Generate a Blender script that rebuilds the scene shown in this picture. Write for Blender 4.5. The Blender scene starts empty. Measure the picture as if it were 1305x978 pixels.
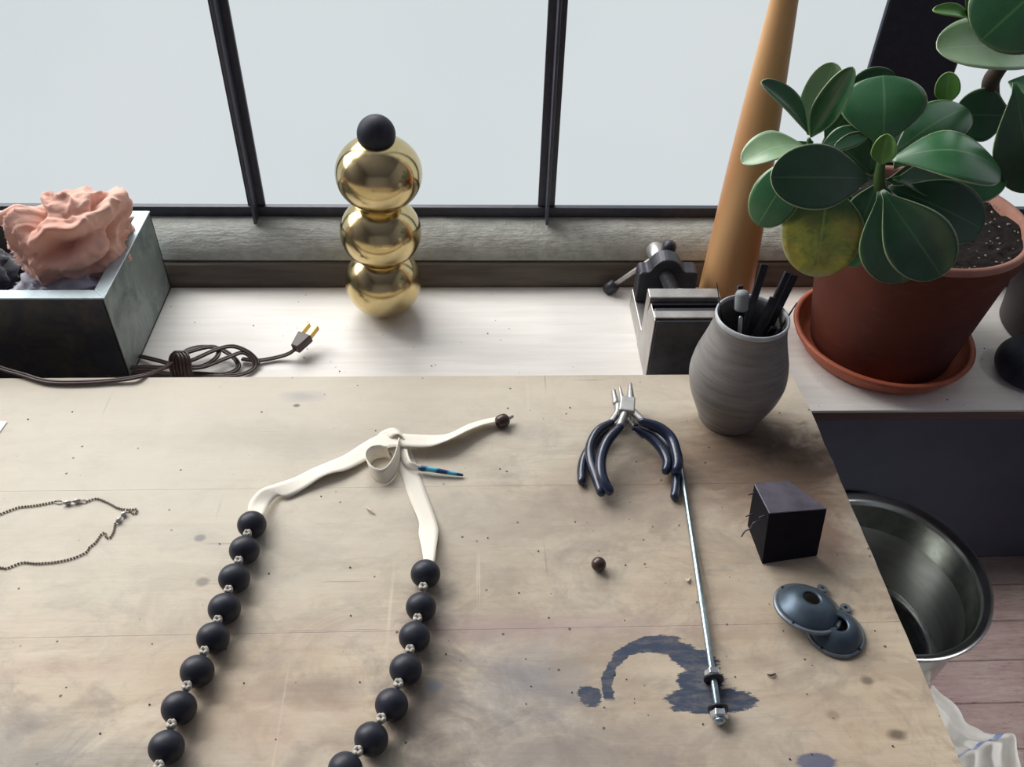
import bpy, bmesh, math, random
from mathutils import Vector, Matrix, noise
random.seed(7)
S = bpy.context.scene
COL = S.collection
# ------------------------------------------------------------------ camera
F = 1115.5; CX, CY = 652.5, 489.0
down = Vector((610-CX, -(1747-CY), -F)).normalized()
fwd = Vector((597-CX, -(-502-CY), -F)); fwd = (fwd - down*fwd.dot(down)).normalized()
upc = -down; rgt = fwd.cross(upc)
R = Matrix((rgt, fwd, upc))            # camera -> world
CAM = Vector((0, 0, 1.3))
cd = bpy.data.cameras.new('camera'); cam = bpy.data.objects.new('camera', cd); COL.objects.link(cam)
cam.matrix_world = Matrix.Translation(CAM) @ R.to_4x4()
cd.sensor_width = 36; cd.lens = F/1305*36; cd.clip_start = .01
S.camera = cam
# ------------------------------------------------------------------ world, lights, exposure
S.view_settings.view_transform = 'Standard'; S.view_settings.look = 'None'
S.view_settings.exposure = 0.0; S.view_settings.gamma = 1
W = bpy.data.worlds.new('overcast_sky'); S.world = W; W.use_nodes = True
bg = W.node_tree.nodes['Background']; bg.inputs[0].default_value = (.65, .705, .725, 1); bg.inputs[1].default_value = 1.0
def area(name, loc, target, sx, sy, power, color):
    l = bpy.data.lights.new(name, 'AREA'); l.shape = 'RECTANGLE'; l.size = sx; l.size_y = sy
    l.energy = power; l.color = color
    o = bpy.data.objects.new(name, l); COL.objects.link(o); o.location = loc
    o.rotation_euler = (Vector(target)-Vector(loc)).to_track_quat('-Z', 'Y').to_euler()
    return o
area('daylight', (-1.1, 2.2, 2.45), (0, .45, .75), 2.6, 1.3, 380, (1, .985, .965))
area('daylight_left', (-2.3, 1.7, 1.95), (.2, .5, .8), 1.3, 1.0, 150, (1, .985, .965))
area('added_ceiling_fill', (.2, -1.2, 2.9), (.2, -1.2, 0), 3.2, 2.6, 1.2, (.72, .8, 1))  # added fill lamp, no known fixture, lifts the dark side of the room
sl = area('added_floor_spot', (1.6, -.2, 2.8), (.88, .68, 0), .4, .4, 1.2, (1, .98, .95)); sl.data.spread = math.radians(20)  # added narrow spot for floor and basin, no opening above it
sw = area('added_side_fill', (2.1, -.5, .85), (.78, .66, .12), .7, .6, 1.1, (.95, .97, 1)); sw.data.spread = math.radians(24)  # added fill aimed at the basin, the right wall has no window

def ray(px, py): return R @ Vector((px-CX, -(py-CY), -F))
def P(px, py, z):
    v = ray(px, py); return CAM + v*((z-CAM.z)/v.z)
def PY(px, py, y):
    v = ray(px, py); return CAM + v*(y/v.y)
TZ, BZ = .75, .704        # work table top, bench top

# ------------------------------------------------------------------ materials
class N:
    def __init__(s, name):
        s.m = bpy.data.materials.new(name); s.m.use_nodes = True
        s.t = s.m.node_tree; s.b = s.t.nodes['Principled BSDF']
    def n(s, typ, **kw):
        o = s.t.nodes.new(typ)
        for k, v in kw.items(): setattr(o, k, v)
        return o
    def l(s, a, b): s.t.links.new(a, b)
    def setin(s, sock, v):
        if hasattr(v, 'is_linked') or hasattr(v, 'links'): s.l(v, sock)
        elif isinstance(v, (tuple, list)): sock.default_value = (*v, 1) if len(v) == 3 and sock.type == 'RGBA' else v
        else: sock.default_value = v
    def coord(s, kind='Object', scale=(1, 1, 1), loc=(0, 0, 0), rot=(0, 0, 0)):
        c = s.n('ShaderNodeTexCoord'); m = s.n('ShaderNodeMapping')
        s.l(c.outputs[kind], m.inputs[0]); m.inputs['Scale'].default_value = scale
        m.inputs['Location'].default_value = loc; m.inputs['Rotation'].default_value = rot
        return m.outputs[0]
    def noise(s, vec, scale, detail=4, rough=.55, dist=0):
        o = s.n('ShaderNodeTexNoise'); s.l(vec, o.inputs['Vector'])
        o.inputs['Scale'].default_value = scale; o.inputs['Detail'].default_value = detail
        o.inputs['Roughness'].default_value = rough; o.inputs['Distortion'].default_value = dist
        return o.outputs['Fac']
    def voro(s, vec, scale, feature='F1'):
        o = s.n('ShaderNodeTexVoronoi', feature=feature); s.l(vec, o.inputs['Vector']); o.inputs['Scale'].default_value = scale
        return o.outputs['Distance']
    def ramp(s, fac, stops):
        o = s.n('ShaderNodeValToRGB'); s.l(fac, o.inputs[0]); e = o.color_ramp.elements
        while len(e) < len(stops): e.new(.5)
        for i, (p, c) in enumerate(stops):
            e[i].position = p; e[i].color = (c, c, c, 1) if isinstance(c, (int, float)) else (*c, 1)
        return o.outputs[0]
    def math(s, op, a, b=0, c=0, clamp=False):
        o = s.n('ShaderNodeMath', operation=op, use_clamp=clamp)
        for i, v in enumerate((a, b, c)): s.setin(o.inputs[i], v)
        return o.outputs[0]
    def mix(s, fac, a, b, mode='MIX'):
        o = s.n('ShaderNodeMix', data_type='RGBA', blend_type=mode)
        s.setin(o.inputs['Factor'], fac); s.setin(o.inputs[6], a); s.setin(o.inputs[7], b)
        return o.outputs[2]
    def bump(s, h, strength=.3, dist=.001):
        o = s.n('ShaderNodeBump'); s.l(h, o.inputs['Height']); o.inputs['Strength'].default_value = strength
        o.inputs['Distance'].default_value = dist; s.l(o.outputs[0], s.b.inputs['Normal']); return o
    def set(s, color=None, rough=None, metal=None, spec=None, **kw):
        if color is not None: s.setin(s.b.inputs['Base Color'], color)
        if rough is not None: s.setin(s.b.inputs['Roughness'], rough)
        if metal is not None: s.setin(s.b.inputs['Metallic'], metal)
        if spec is not None: s.b.inputs['Specular IOR Level'].default_value = spec
        for k, v in kw.items(): s.setin(s.b.inputs[k.replace('_', ' ')], v)
        return s

def simple(name, c1, c2=None, rough=.5, metal=0, scale=40, bump=.15, spec=.5, stretch=(1, 1, 1), bd=.0006, coat=0):
    m = N(name); v = m.coord(scale=stretch); f = m.noise(v, scale, 5, .6)
    c2 = c2 or tuple(x*.75 for x in c1)
    m.set(m.ramp(f, [(.3, c2), (.7, c1)]), rough, metal, spec)
    if bump: m.bump(f, bump, bd)
    if coat: m.set(Coat_Weight=coat)
    return m.m

M = {}
m = N('frosted_glass_backlit'); f = m.noise(m.coord(), 260, 3, .7); f2 = m.noise(m.coord(), 3, 3)
m.set((.03, .03, .03), .5, 0, .25)
m.b.inputs['Emission Strength'].default_value = 1.0
c = m.mix(m.ramp(f2, [(.35, 0), (.65, 1)]), (.64, .69, .71), (.68, .725, .745))
m.setin(m.b.inputs['Emission Color'], m.mix(m.math('MULTIPLY', f, .12), c, (.42, .46, .48)))
tr = m.n('ShaderNodeBsdfTransparent'); mx = m.n('ShaderNodeMixShader'); mx.inputs[0].default_value = .5
m.l(m.b.outputs[0], mx.inputs[1]); m.l(tr.outputs[0], mx.inputs[2]); m.l(mx.outputs[0], m.t.nodes['Material Output'].inputs[0])
M['pane'] = m.m
m = N('clear_glass'); tr = m.n('ShaderNodeBsdfTransparent'); gl = m.n('ShaderNodeBsdfGlossy'); mx = m.n('ShaderNodeMixShader')
gl.inputs['Roughness'].default_value = .02; mx.inputs[0].default_value = .08
m.l(tr.outputs[0], mx.inputs[1]); m.l(gl.outputs[0], mx.inputs[2]); m.l(mx.outputs[0], m.t.nodes['Material Output'].inputs[0])
M['clear'] = m.m
M['steel_black'] = simple('black_painted_steel', (.035, .037, .06), (.022, .023, .04), .42, 0, 120, .2)
m = N('rough_plaster_sill'); v = m.coord(scale=(.7, 1, 1)); f = m.noise(v, 80, 8, .7); g = m.noise(m.coord(scale=(.3, 1, 1)), 14, 4)
w = m.noise(m.coord(scale=(.12, 1, 1)), 200, 5, .7)
c = m.mix(m.ramp(g, [(.35, 0), (.65, 1)]), (.33, .345, .325), (.45, .45, .40))
c = m.mix(m.math('MULTIPLY', m.ramp(f, [(.35, 1), (.6, 0)]), .6), c, (.22, .21, .18))
m.set(c, .72, 0, .4); m.bump(m.math('ADD', f, m.math('MULTIPLY', w, .6)), .9, .003); M['sill'] = m.m
M['sill_wood'] = simple('dark_weathered_ledge', (.16, .135, .11), (.06, .05, .045), .8, 0, 60, .8, stretch=(.1, 1, 1), bd=.002)
# pale bench wood
m = N('pale_birch_ply'); v = m.coord(scale=(1, 12, 12)); g = m.noise(v, 9, 5, .6, .3); sp = m.voro(m.coord(), 75)
spm = m.math('MULTIPLY', m.ramp(sp, [(.045, 1), (.07, 0)]), m.ramp(m.noise(m.coord(), 13, 2), [(.5, 0), (.58, 1)]))
c = m.mix(m.ramp(g, [(.3, 0), (.7, 1)]), (.74, .70, .64), (.84, .81, .77))
c = m.mix(spm, c, (.12, .1, .09))
m.set(c, .5, 0, .4); m.bump(g, .1, .0004); M['bench'] = m.m
M['bench_edge'] = simple('bench_edge_ply', (.20, .13, .105), (.12, .075, .06), .7, 0, 50, .3, stretch=(.2, 1, 6))
# ---- worn table board
m = N('worn_table_board')
pos = m.coord(); wob = m.noise(m.coord(scale=(.5, 2.2, 1)), 55, 6, .75)
marb = m.noise(m.coord(loc=(1, 2, 0), scale=(.8, 1.2, 1)), 26, 10, .68, 1.1)
def xy(px, py): p = P(px, py, TZ); return p.x, p.y
def ell(px, py, rx, ry, soft=.35, amp=.9):      # 1 inside, 0 outside a rough-edged blot
    cx_, cy_ = xy(px, py)
    q = m.coord(scale=(1/rx, 1/ry, 0), loc=(-cx_/rx, -cy_/ry, 0))
    ln = m.n('ShaderNodeVectorMath', operation='LENGTH'); m.l(q, ln.inputs[0])
    d = m.math('ADD', ln.outputs['Value'], m.math('MULTIPLY', m.math('SUBTRACT', wob if amp < 1.2 or soft < .2 else marb, .5), amp*(1 if soft < .2 else 1.5)))
    return m.ramp(m.math('MULTIPLY', d, .5), [(.5-soft/2, 1), (.5+soft/2, 0)])
g = m.noise(m.coord(scale=(1, 9, 1)), 7, 7, .62, .6)
g2 = m.noise(m.coord(scale=(1, 22, 1)), 16, 5, .6, .3)
big = m.noise(pos, 5.5, 4, .55, .8); big2 = m.noise(m.coord(loc=(3, 1, 0)), 11, 5, .6, .5)
c = m.mix(m.ramp(g, [(.3, 0), (.72, 1)]), (.44, .345, .245), (.61, .515, .39))
c = m.mix(m.math('MULTIPLY', m.ramp(big, [(.42, 0), (.62, 1)]), .6), c, (.46, .425, .36))
c = m.mix(m.math('MULTIPLY', m.ramp(big2, [(.5, 0), (.68, 1)]), .5), c, (.40, .29, .19))
c = m.mix(m.math('MULTIPLY', m.ramp(g2, [(.55, 0), (.75, 1)]), .25), c, (.26, .2, .15))
big3 = m.noise(m.coord(loc=(7, 4, 0), scale=(1, 1.4, 1)), 16, 5, .7, .8)
c = m.mix(m.math('MULTIPLY', m.ramp(big3, [(.52, 0), (.68, 1)]), .5), c, (.19, .165, .15))
mo = m.noise(m.coord(loc=(9, 3, 0), scale=(.8, 1.3, 1)), 12, 10, .7, 1.6); mo2 = m.noise(m.coord(loc=(5, 6, 0)), 38, 8, .7, .6)
c = m.mix(m.math('MULTIPLY', m.ramp(mo, [(.50, 0), (.60, 1)]), .33), c, (.23, .165, .115))
c = m.mix(m.math('MULTIPLY', m.ramp(mo, [(.36, 1), (.44, 0)]), .35), c, (.60, .53, .42))
c = m.mix(m.math('MULTIPLY', m.ramp(mo2, [(.52, 0), (.62, 1)]), .28), c, (.21, .18, .16))
# blots; the first paints the window's sheen along the far edge
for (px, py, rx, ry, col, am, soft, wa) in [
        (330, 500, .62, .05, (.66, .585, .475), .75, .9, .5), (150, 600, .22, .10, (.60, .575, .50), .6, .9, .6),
        (965, 590, .070, .042, (.20, .13, .09), .85, .7, 1.5), (972, 582, .058, .034, (.055, .036, .03), .9, .5, 1.6), (1015, 600, .035, .020, (.07, .045, .04), .8, .5, 2.4), (925, 600, .045, .020, (.13, .085, .06), .8, .5, 2.4), (955, 582, .045, .018, (.06, .04, .035), .85, .5, 1.6), (1000, 620, .03, .02, (.11, .07, .055), .7, .5, 2.0), (1025, 650, .04, .05, (.22, .14, .09), .6, .8, 2.0),  # brown stain with the vase's cast shadow painted in
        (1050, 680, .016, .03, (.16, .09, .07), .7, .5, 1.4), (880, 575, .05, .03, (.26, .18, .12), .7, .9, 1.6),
        (820, 625, .07, .022, (.18, .12, .09), .6, .9, 1.2), (385, 880, .035, .010, (.10, .075, .08), .6, .6, 2.2), (740, 660, .10, .02, (.24, .19, .16), .5, .8, 2.0), (600, 700, .08, .05, (.27, .24, .2), .4, .9, 1.8), (720, 870, .05, .05, (.22, .19, .17), .4, .9, 2.0), (760, 960, .09, .02, (.15, .13, .14), .5, .8, 2.2), (560, 860, .02, .05, (.2, .15, .12), .5, .8, 2.4), (330, 880, .05, .03, (.40, .27, .18), .4, .8, 1.8), (150, 965, .04, .012, (.12, .12, .13), .35, .7, 2.0), (400, 560, .12, .014, (.3, .26, .22), .5, .8, 1.8),
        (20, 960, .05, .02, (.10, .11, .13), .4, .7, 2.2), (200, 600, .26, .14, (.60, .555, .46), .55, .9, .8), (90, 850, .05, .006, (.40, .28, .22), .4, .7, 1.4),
        (540, 920, .02, .06, (.09, .08, .08), .5, .7, 2.6), (670, 865, .03, .02, (.16, .18, .24), .45, .9, 1.8),
        (700, 800, .13, .01, (.34, .24, .24), .5, .8, .7), (345, 940, .05, .02, (.42, .29, .20), .4, .9, 1.6),
        (255, 686, .0045, .0035, (.2, .19, .2), .7, .3, .4), (258, 742, .005, .004, (.2, .18, .17), .7, .3, .4),
        (552, 875, .006, .004, (.14, .15, .18), .8, .4, .8), (1105, 868, .004, .003, (.1, .08, .06), .9, .4, .7),
        (1062, 912, .004, .0035, (.22, .17, .11), .8, .4, .7), (1143, 937, .006, .0035, (.09, .07, .05), .9, .4, .8),
        (385, 505, .016, .006, (.36, .36, .36), .6, .6, 1.0), (1042, 972, .012, .007, (.03, .06, .15), 1, .15, 1.4),
        (378, 517, .003, .002, (.1, .09, .09), .8, .4, .6), (950, 800, .08, .12, (.45, .36, .27), .4, .9, .8)]:
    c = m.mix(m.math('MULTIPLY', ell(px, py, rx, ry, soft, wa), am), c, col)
# specks and scratches
sp = m.voro(m.coord(), 58); spm = m.math('MULTIPLY', m.ramp(sp, [(.05, 1), (.075, 0)]), m.ramp(m.noise(pos, 31, 2), [(.47, 0), (.52, 1)]))
c = m.mix(m.math('MULTIPLY', spm, .85), c, (.06, .05, .05))
for ang, off in ((.35, 0), (1.1, 4), (2.5, 9)):
    sv = m.noise(m.coord(scale=(140, 3.5, 1), rot=(0, 0, ang), loc=(off, off, 0)), 1.0, 2, .5)
    gate = m.ramp(m.noise(m.coord(loc=(off, 0, 0)), 9, 2), [(.5, 0), (.62, 1)])
    c = m.mix(m.math('MULTIPLY', m.math('MULTIPLY', m.ramp(sv, [(.70, 0), (.74, 1)]), gate), .5), c, (.66, .56, .44) if ang != 1.1 else (.16, .12, .1))
# faint lengthwise crack marks
ck = m.noise(m.coord(scale=(3, 190, 1)), 1, 3, .5); ckg = m.ramp(m.noise(m.coord(loc=(2, 5, 0)), 6, 2), [(.52, 0), (.62, 1)])
c = m.mix(m.math('MULTIPLY', m.math('MULTIPLY', m.ramp(ck, [(.68, 0), (.71, 1)]), ckg), .7), c, (.14, .09, .08))
# dark blue paint: an open ring, a spill and a drop
rx0, ry0 = xy(838, 880); R0 = .0345
q = m.coord(loc=(-rx0, -ry0, 0)); sep = m.n('ShaderNodeSeparateXYZ'); m.l(q, sep.inputs[0])
X_, Y_ = sep.outputs[0], sep.outputs[1]
rad = m.math('SQRT', m.math('ADD', m.math('MULTIPLY', X_, X_), m.math('MULTIPLY', Y_, Y_)))
thk = m.math('ADD', .0062, m.math('MULTIPLY', m.math('MAXIMUM', X_, -.015), .15))
dd = m.math('DIVIDE', m.math('ABSOLUTE', m.math('SUBTRACT', rad, R0)), thk)
dd = m.math('ADD', dd, m.math('MULTIPLY', m.math('SUBTRACT', wob, .5), 2.6))
ring = m.math('MULTIPLY', m.ramp(m.math('MULTIPLY', dd, .5), [(.48, 1), (.52, 0)]), m.ramp(m.math('ADD', m.math('MULTIPLY', Y_, 8), .5), [(.44, 0), (.46, 1)]))
paint = ring
for a in [(890, 893, .019, .0105), (925, 892, .019, .0095), (885, 872, .012, .014), (752, 887, .009, .0075), (897, 866, .011, .014)]:
    paint = m.math('MAXIMUM', paint, ell(*a, soft=.04, amp=2.2))
wear = m.ramp(m.noise(m.coord(scale=(1, 3, 1)), 60, 5, .7), [(.25, .7), (.55, 1)])
c = m.mix(m.math('MULTIPLY', m.math('MULTIPLY', paint, wear), .96), c, (.030, .048, .085))
m.set(c, m.ramp(big, [(.3, .5), (.7, .64)]), 0, .2)
m.bump(m.math('ADD', m.math('MULTIPLY', g2, .6), wob), .22, .0006)
M['table'] = m.m
M['table_leg'] = simple('table_leg_wood', (.30, .22, .16), None, .6, 0, 30, .2, stretch=(1, 1, .1))
# zinc planter
m = N('patinated_zinc'); v = m.coord(); f = m.noise(v, 18, 7, .65, .6); f2 = m.noise(m.coord(scale=(1, 1, .5)), 46, 6, .7, .4)
c = m.mix(m.ramp(f, [(.4, 0), (.6, 1)]), (.13, .165, .165), (.27, .31, .30)); c = m.mix(m.math('MULTIPLY', m.ramp(f2, [(.52, 0), (.66, 1)]), .6), c, (.36, .41, .40))
m.set(c, .5, .35, .5); m.bump(f2, .15, .0005); M['zinc'] = m.m
m = N('shaded_zinc_front'); v = m.coord(); f = m.noise(v, 22, 6, .65, .5)  # same zinc, shade of the room-facing front put into the colour
m.set(m.ramp(f, [(.45, (.022, .024, .036)), (.75, (.085, .07, .045))]), .5, .3); M['zinc_shaded'] = m.m
M['zinc_rim'] = simple('zinc_rim', (.42, .50, .53), (.30, .37, .40), .42, .5, 60, .1)
def cloth(name, c1, c2, sc=260, sheen=.4):
    m = N(name); f = m.noise(m.coord(), sc, 4, .7); g = m.noise(m.coord(), 12, 3)
    m.set(m.mix(m.ramp(g, [(.35, 0), (.65, 1)]), c1, c2), .9, 0, .2, Sheen_Weight=sheen); m.bump(f, .5, .0012); return m.m
M['pink'] = cloth('salmon_plush_cloth', (.72, .36, .27), (.84, .54, .44))
M['navy'] = cloth('dark_navy_cloth', (.015, .018, .03), (.025, .03, .045))
M['lav'] = cloth('lavender_grey_cloth', (.38, .38, .46), (.45, .44, .50))
m = N('worn_brass'); f = m.noise(m.coord(), 28, 6, .7, .5); f2 = m.voro(m.coord(), 160)
m.set(m.ramp(f, [(.3, (.52, .40, .19)), (.7, (.68, .56, .31))]), m.ramp(m.noise(m.coord(loc=(4, 0, 0)), 16, 5, .7), [(.35, .13), (.7, .27)]), 1.0); m.bump(f, .04, .0003)
M['brass'] = m.m
M['black_wood'] = simple('matt_black_wood', (.035, .038, .055), (.018, .02, .03), .55, 0, 90, .35, stretch=(1, 1, .4), spec=.22)
M['bead'] = simple('blackened_wood_bead', (.026, .029, .042), (.010, .012, .020), .45, 0, 120, .25, stretch=(.3, 1, 1), spec=.32, bd=.0003)
m = N('cream_twill_ribbon'); f = m.noise(m.coord(), 900, 2, .5); wv = m.n('ShaderNodeTexWave'); m.l(m.coord(kind='UV', scale=(1, 1, 1)), wv.inputs[0])
wv.inputs['Scale'].default_value = 30
m.set(m.mix(f, (.78, .72, .61), (.86, .81, .71)), .65, 0, .3, Sheen_Weight=.2); m.bump(m.math('ADD', wv.outputs['Fac'], f), .25, .0003); M['ribbon'] = m.m
M['string'] = simple('white_knot_string', (.58, .55, .49), (.30, .27, .24), .85, 0, 700, .6)
M['brown_bead'] = simple('dark_brown_bead', (.06, .03, .022), (.03, .015, .012), .3, 0, 200, .1)
m = N('blue_wrapped_tip'); wv = m.n('ShaderNodeTexWave'); m.l(m.coord(rot=(0, 0, .6)), wv.inputs[0]); wv.inputs['Scale'].default_value = 20; wv.inputs['Distortion'].default_value = 2
m.set(m.ramp(wv.outputs['Fac'], [(.45, (.01, .05, .15)), (.55, (.03, .25, .42)), (.9, (.10, .45, .60))]), .3); M['blue'] = m.m
M['grip'] = simple('navy_rubber_grip', (.013, .022, .055), (.009, .014, .035), .26, 0, 60, .03, spec=.6)
M['steel'] = simple('bright_steel', (.46, .46, .45), (.34, .33, .32), .42, .8, 120, .1)
M['rod'] = simple('zinc_plated_rod', (.45, .55, .60), (.28, .36, .40), .28, .95, 300, .2)
M['nut'] = simple('chrome_nut', (.75, .77, .80), (.55, .57, .6), .18, 1, 90, .05)
M['rubber'] = simple('black_washer', (.02, .02, .03), None, .5)
m = N('grey_brushed_ceramic'); v = m.coord(scale=(1, 1, 9), rot=(.45, .1, 0)); f = m.noise(v, 22, 7, .7, .3); g = m.noise(m.coord(), 9, 3)
m.set(m.mix(m.ramp(f, [(.3, 0), (.7, 1)]), (.15, .142, .138), (.29, .275, .26)), .38, 0, .6); m.bump(f, .2, .0005); M['vase'] = m.m
M['vase_rim'] = simple('pale_glaze_rim', (.55, .58, .60), (.40, .42, .44), .3, 0, 90, .05)
M['tool'] = simple('dark_tool_steel', (.025, .025, .035), (.015, .015, .02), .35, .4, 120, .1)
M['rubber_grey'] = simple('grey_rubber', (.25, .27, .28), (.18, .2, .21), .6, 0, 80, .1)
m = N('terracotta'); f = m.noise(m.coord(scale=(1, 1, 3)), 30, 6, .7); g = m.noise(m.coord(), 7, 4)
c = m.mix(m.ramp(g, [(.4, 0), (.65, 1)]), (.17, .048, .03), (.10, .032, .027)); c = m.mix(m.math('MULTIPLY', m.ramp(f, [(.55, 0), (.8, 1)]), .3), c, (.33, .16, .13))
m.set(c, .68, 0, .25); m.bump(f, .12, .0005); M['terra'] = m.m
M['terra_rim'] = simple('chalky_terracotta_rim', (.52, .27, .20), (.40, .17, .12), .75, 0, 35, .2)
M['terra_saucer'] = simple('orange_terracotta', (.46, .12, .055), (.36, .09, .045), .55, 0, 45, .1)
M['pot_dark'] = simple('dark_brown_pot', (.055, .035, .04), (.035, .024, .03), .6, 0, 45, .15)
m = N('dark_soil'); f = m.noise(m.coord(), 420, 6, .8); sp = m.voro(m.coord(), 210)
c = m.ramp(f, [(.35, (.012, .009, .009)), (.7, (.06, .045, .04))]); m.set(c, .9, 0, .3); m.bump(f, 1, .004); M['soil'] = m.m
M['perlite'] = simple('perlite', (.5, .48, .44), (.3, .28, .25), .8, 0, 300, .4)
def leafmat(name, c1, c2, vein, edge=(.42, .50, .28), rough=.3, yellow=False):
    m = N(name); uv = m.coord(kind='UV'); sep = m.n('ShaderNodeSeparateXYZ'); m.l(uv, sep.inputs[0])
    u = m.math('ABSOLUTE', m.math('SUBTRACT', m.math('MULTIPLY', sep.outputs[0], 2), 1))
    f = m.noise(m.coord(), 30, 5, .6); c = m.mix(m.ramp(f, [(.35, 0), (.65, 1)]), c1, c2)
    if yellow:
        y1 = m.noise(m.coord(), 26, 5, .65, .5); c = m.mix(m.ramp(y1, [(.4, 0), (.6, 1)]), (.13, .21, .03), (.55, .52, .07))
        c = m.mix(m.math('MULTIPLY', m.ramp(m.noise(m.coord(loc=(2, 2, 2)), 40, 4), [(.5, 0), (.68, 1)]), .6), c, (.33, .20, .05))
        c = m.mix(m.ramp(m.math('SUBTRACT', 1, sep.outputs[1]), [(.5, 0), (.75, 1)]), c, (.03, .085, .02))
        c = m.mix(m.ramp(sep.outputs[1], [(.9, 0), (1, .5)]), c, (.45, .46, .36))
    c = m.mix(m.math('MULTIPLY', m.ramp(u, [(.0, 1), (.045, 0)]), .7), c, vein)
    side = m.n('ShaderNodeTexWave'); m.l(m.coord(kind='UV', scale=(1, 1, 1), rot=(0, 0, .5)), side.inputs[0]); side.inputs['Scale'].default_value = 5
    c = m.mix(m.math('MULTIPLY', m.ramp(side.outputs['Fac'], [(.8, 0), (1, 1)]), .04), c, vein)
    c = m.mix(m.ramp(u, [(.955, 0), (.98, 1)]), c, edge)
    m.set(c, rough, 0, .6, Coat_Weight=.5, Coat_Roughness=.3)
    m.b.inputs['Subsurface Weight'].default_value = 0
    # thin leaf: a little light comes through
    tl = m.n('ShaderNodeBsdfTranslucent'); mx = m.n('ShaderNodeMixShader'); mx.inputs[0].default_value = .10
    m.l(c, tl.inputs[0]); m.l(m.b.outputs[0], mx.inputs[1]); m.l(tl.outputs[0], mx.inputs[2]); m.l(mx.outputs[0], m.t.nodes['Material Output'].inputs[0])
    m.bump(m.noise(m.coord(), 60, 3), .08, .0008); return m.m
M['leaf'] = leafmat('glossy_green_leaf', (.014, .075, .027), (.025, .11, .04), (.11, .24, .09))
M['leaf_mid'] = leafmat('mid_green_leaf', (.03, .14, .05), (.05, .19, .07), (.20, .36, .17))
M['leaf_young'] = leafmat('young_green_leaf', (.10, .32, .045), (.15, .40, .07), (.3, .5, .2), (.3, .5, .15))
M['leaf_yellow'] = leafmat('yellowing_leaf', (.1, .2, .03), (.4, .4, .05), (.32, .38, .10), yellow=True, rough=.45)
M['leaf_pale'] = leafmat('lit_pale_leaf', (.20, .36, .17), (.30, .45, .25), (.4, .52, .32), (.42, .52, .33), rough=.4)  # sheen of up-lit leaves put into a paler green
M['stem'] = simple('green_stem', (.07, .16, .04), (.05, .10, .03), .5, 0, 60, .2)
M['stem_brown'] = simple('brown_woody_stem', (.10, .07, .055), (.06, .045, .04), .8, 0, 60, .4)
m = N('varnished_maple'); f = m.noise(m.coord(scale=(1, 1, .12)), 16, 6, .6, 1.2); wv = m.n('ShaderNodeTexWave', wave_type='RINGS'); m.l(m.coord(scale=(1, 1, .16)), wv.inputs[0]); wv.inputs['Scale'].default_value = 7; wv.inputs['Distortion'].default_value = 6; wv.inputs['Detail'].default_value = 2
c = m.mix(m.math('MULTIPLY', wv.outputs['Fac'], .9), (.66, .38, .17), (.46, .21, .08)); c = m.mix(m.math('MULTIPLY', m.ramp(f, [(.6, 0), (.75, 1)]), .4), c, (.28, .13, .07))
m.set(c, .36, 0, .5); M['maple'] = m.m
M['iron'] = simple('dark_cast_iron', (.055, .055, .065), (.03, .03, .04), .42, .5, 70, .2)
M['iron_lit'] = simple('lit_vise_iron', (.50, .48, .46), (.34, .32, .31), .38, .75, 60, .12)  # lit copy of the vise iron, light put into the colour
M['block'] = simple('lit_block_iron', (.20, .18, .22), (.10, .085, .11), .38, .7, 40, .12)  # lighter copy of the block iron, light on its top put into colour
M['block_shaded'] = simple('shaded_iron_sides', (.014, .013, .018), (.009, .008, .012), .7, 0, 50, .15, spec=.1)  # same iron, shade on the sides put into the colour
M['lid'] = simple('blued_steel_cover', (.085, .12, .155), (.05, .07, .095), .40, .6, 60, .1)
M['lid_rim'] = simple('grey_cover_flange', (.22, .25, .28), (.14, .16, .18), .45, .7, 90, .1)
M['basin'] = simple('stainless_steel', (.62, .63, .62), (.50, .51, .50), .3, 1, 25, .03, stretch=(1, 1, 3))
m = N('scuffed_stainless_interior'); f = m.noise(m.coord(), 35, 6, .7); sp = m.voro(m.coord(), 60)
c = m.mix(m.ramp(f, [(.4, 0), (.6, 1)]), (.45, .47, .44), (.62, .64, .61)); c = m.mix(m.ramp(sp, [(.05, 1), (.09, 0)]), c, (.05, .05, .05))
m.set(c, .24, 1); M['basin_in'] = m.m
m = N('floor_board'); f = m.noise(m.coord(scale=(1, 7, 1)), 12, 7, .7, .5); g = m.noise(m.coord(), 5, 4, .6); h = m.noise(m.coord(scale=(1, 12, 1)), 45, 5, .7)
c = m.mix(m.ramp(g, [(.35, 0), (.65, 1)]), (.24, .18, .17), (.18, .11, .11)); c = m.mix(m.math('MULTIPLY', m.ramp(f, [(.45, 0), (.7, 1)]), .6), c, (.32, .28, .25))
c = m.mix(m.math('MULTIPLY', m.ramp(h, [(.58, 0), (.66, 1)]), .7), c, (.07, .045, .045)); m.set(c, .7, 0, .3); m.bump(h, .4, .001); M['floor'] = m.m
M['gap'] = simple('dark_subfloor', (.02, .015, .015), None, .9)
m = N('striped_dish_towel'); uv = m.coord(kind='UV'); sep = m.n('ShaderNodeSeparateXYZ'); m.l(uv, sep.inputs[0])
def band(s_, a, b): return m.math('MULTIPLY', m.math('GREATER_THAN', s_, a), m.math('LESS_THAN', s_, b))
st = m.math('MULTIPLY', m.math('MAXIMUM', band(sep.outputs[1], .86, .90), band(sep.outputs[1], .58, .62)), m.ramp(m.noise(m.coord(), 60, 3), [(.35, .3), (.5, 1)]))
c = m.mix(m.noise(m.coord(), 30, 5), (.33, .32, .30), (.48, .47, .44)); c = m.mix(st, c, (.12, .16, .27)); m.set(c, .9, 0, .2); m.bump(m.noise(m.coord(), 500, 3), .4, .0008); M['towel'] = m.m
M['cord'] = simple('brown_vinyl_cord', (.075, .045, .04), (.05, .03, .028), .38, 0, 60, .02)
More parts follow.
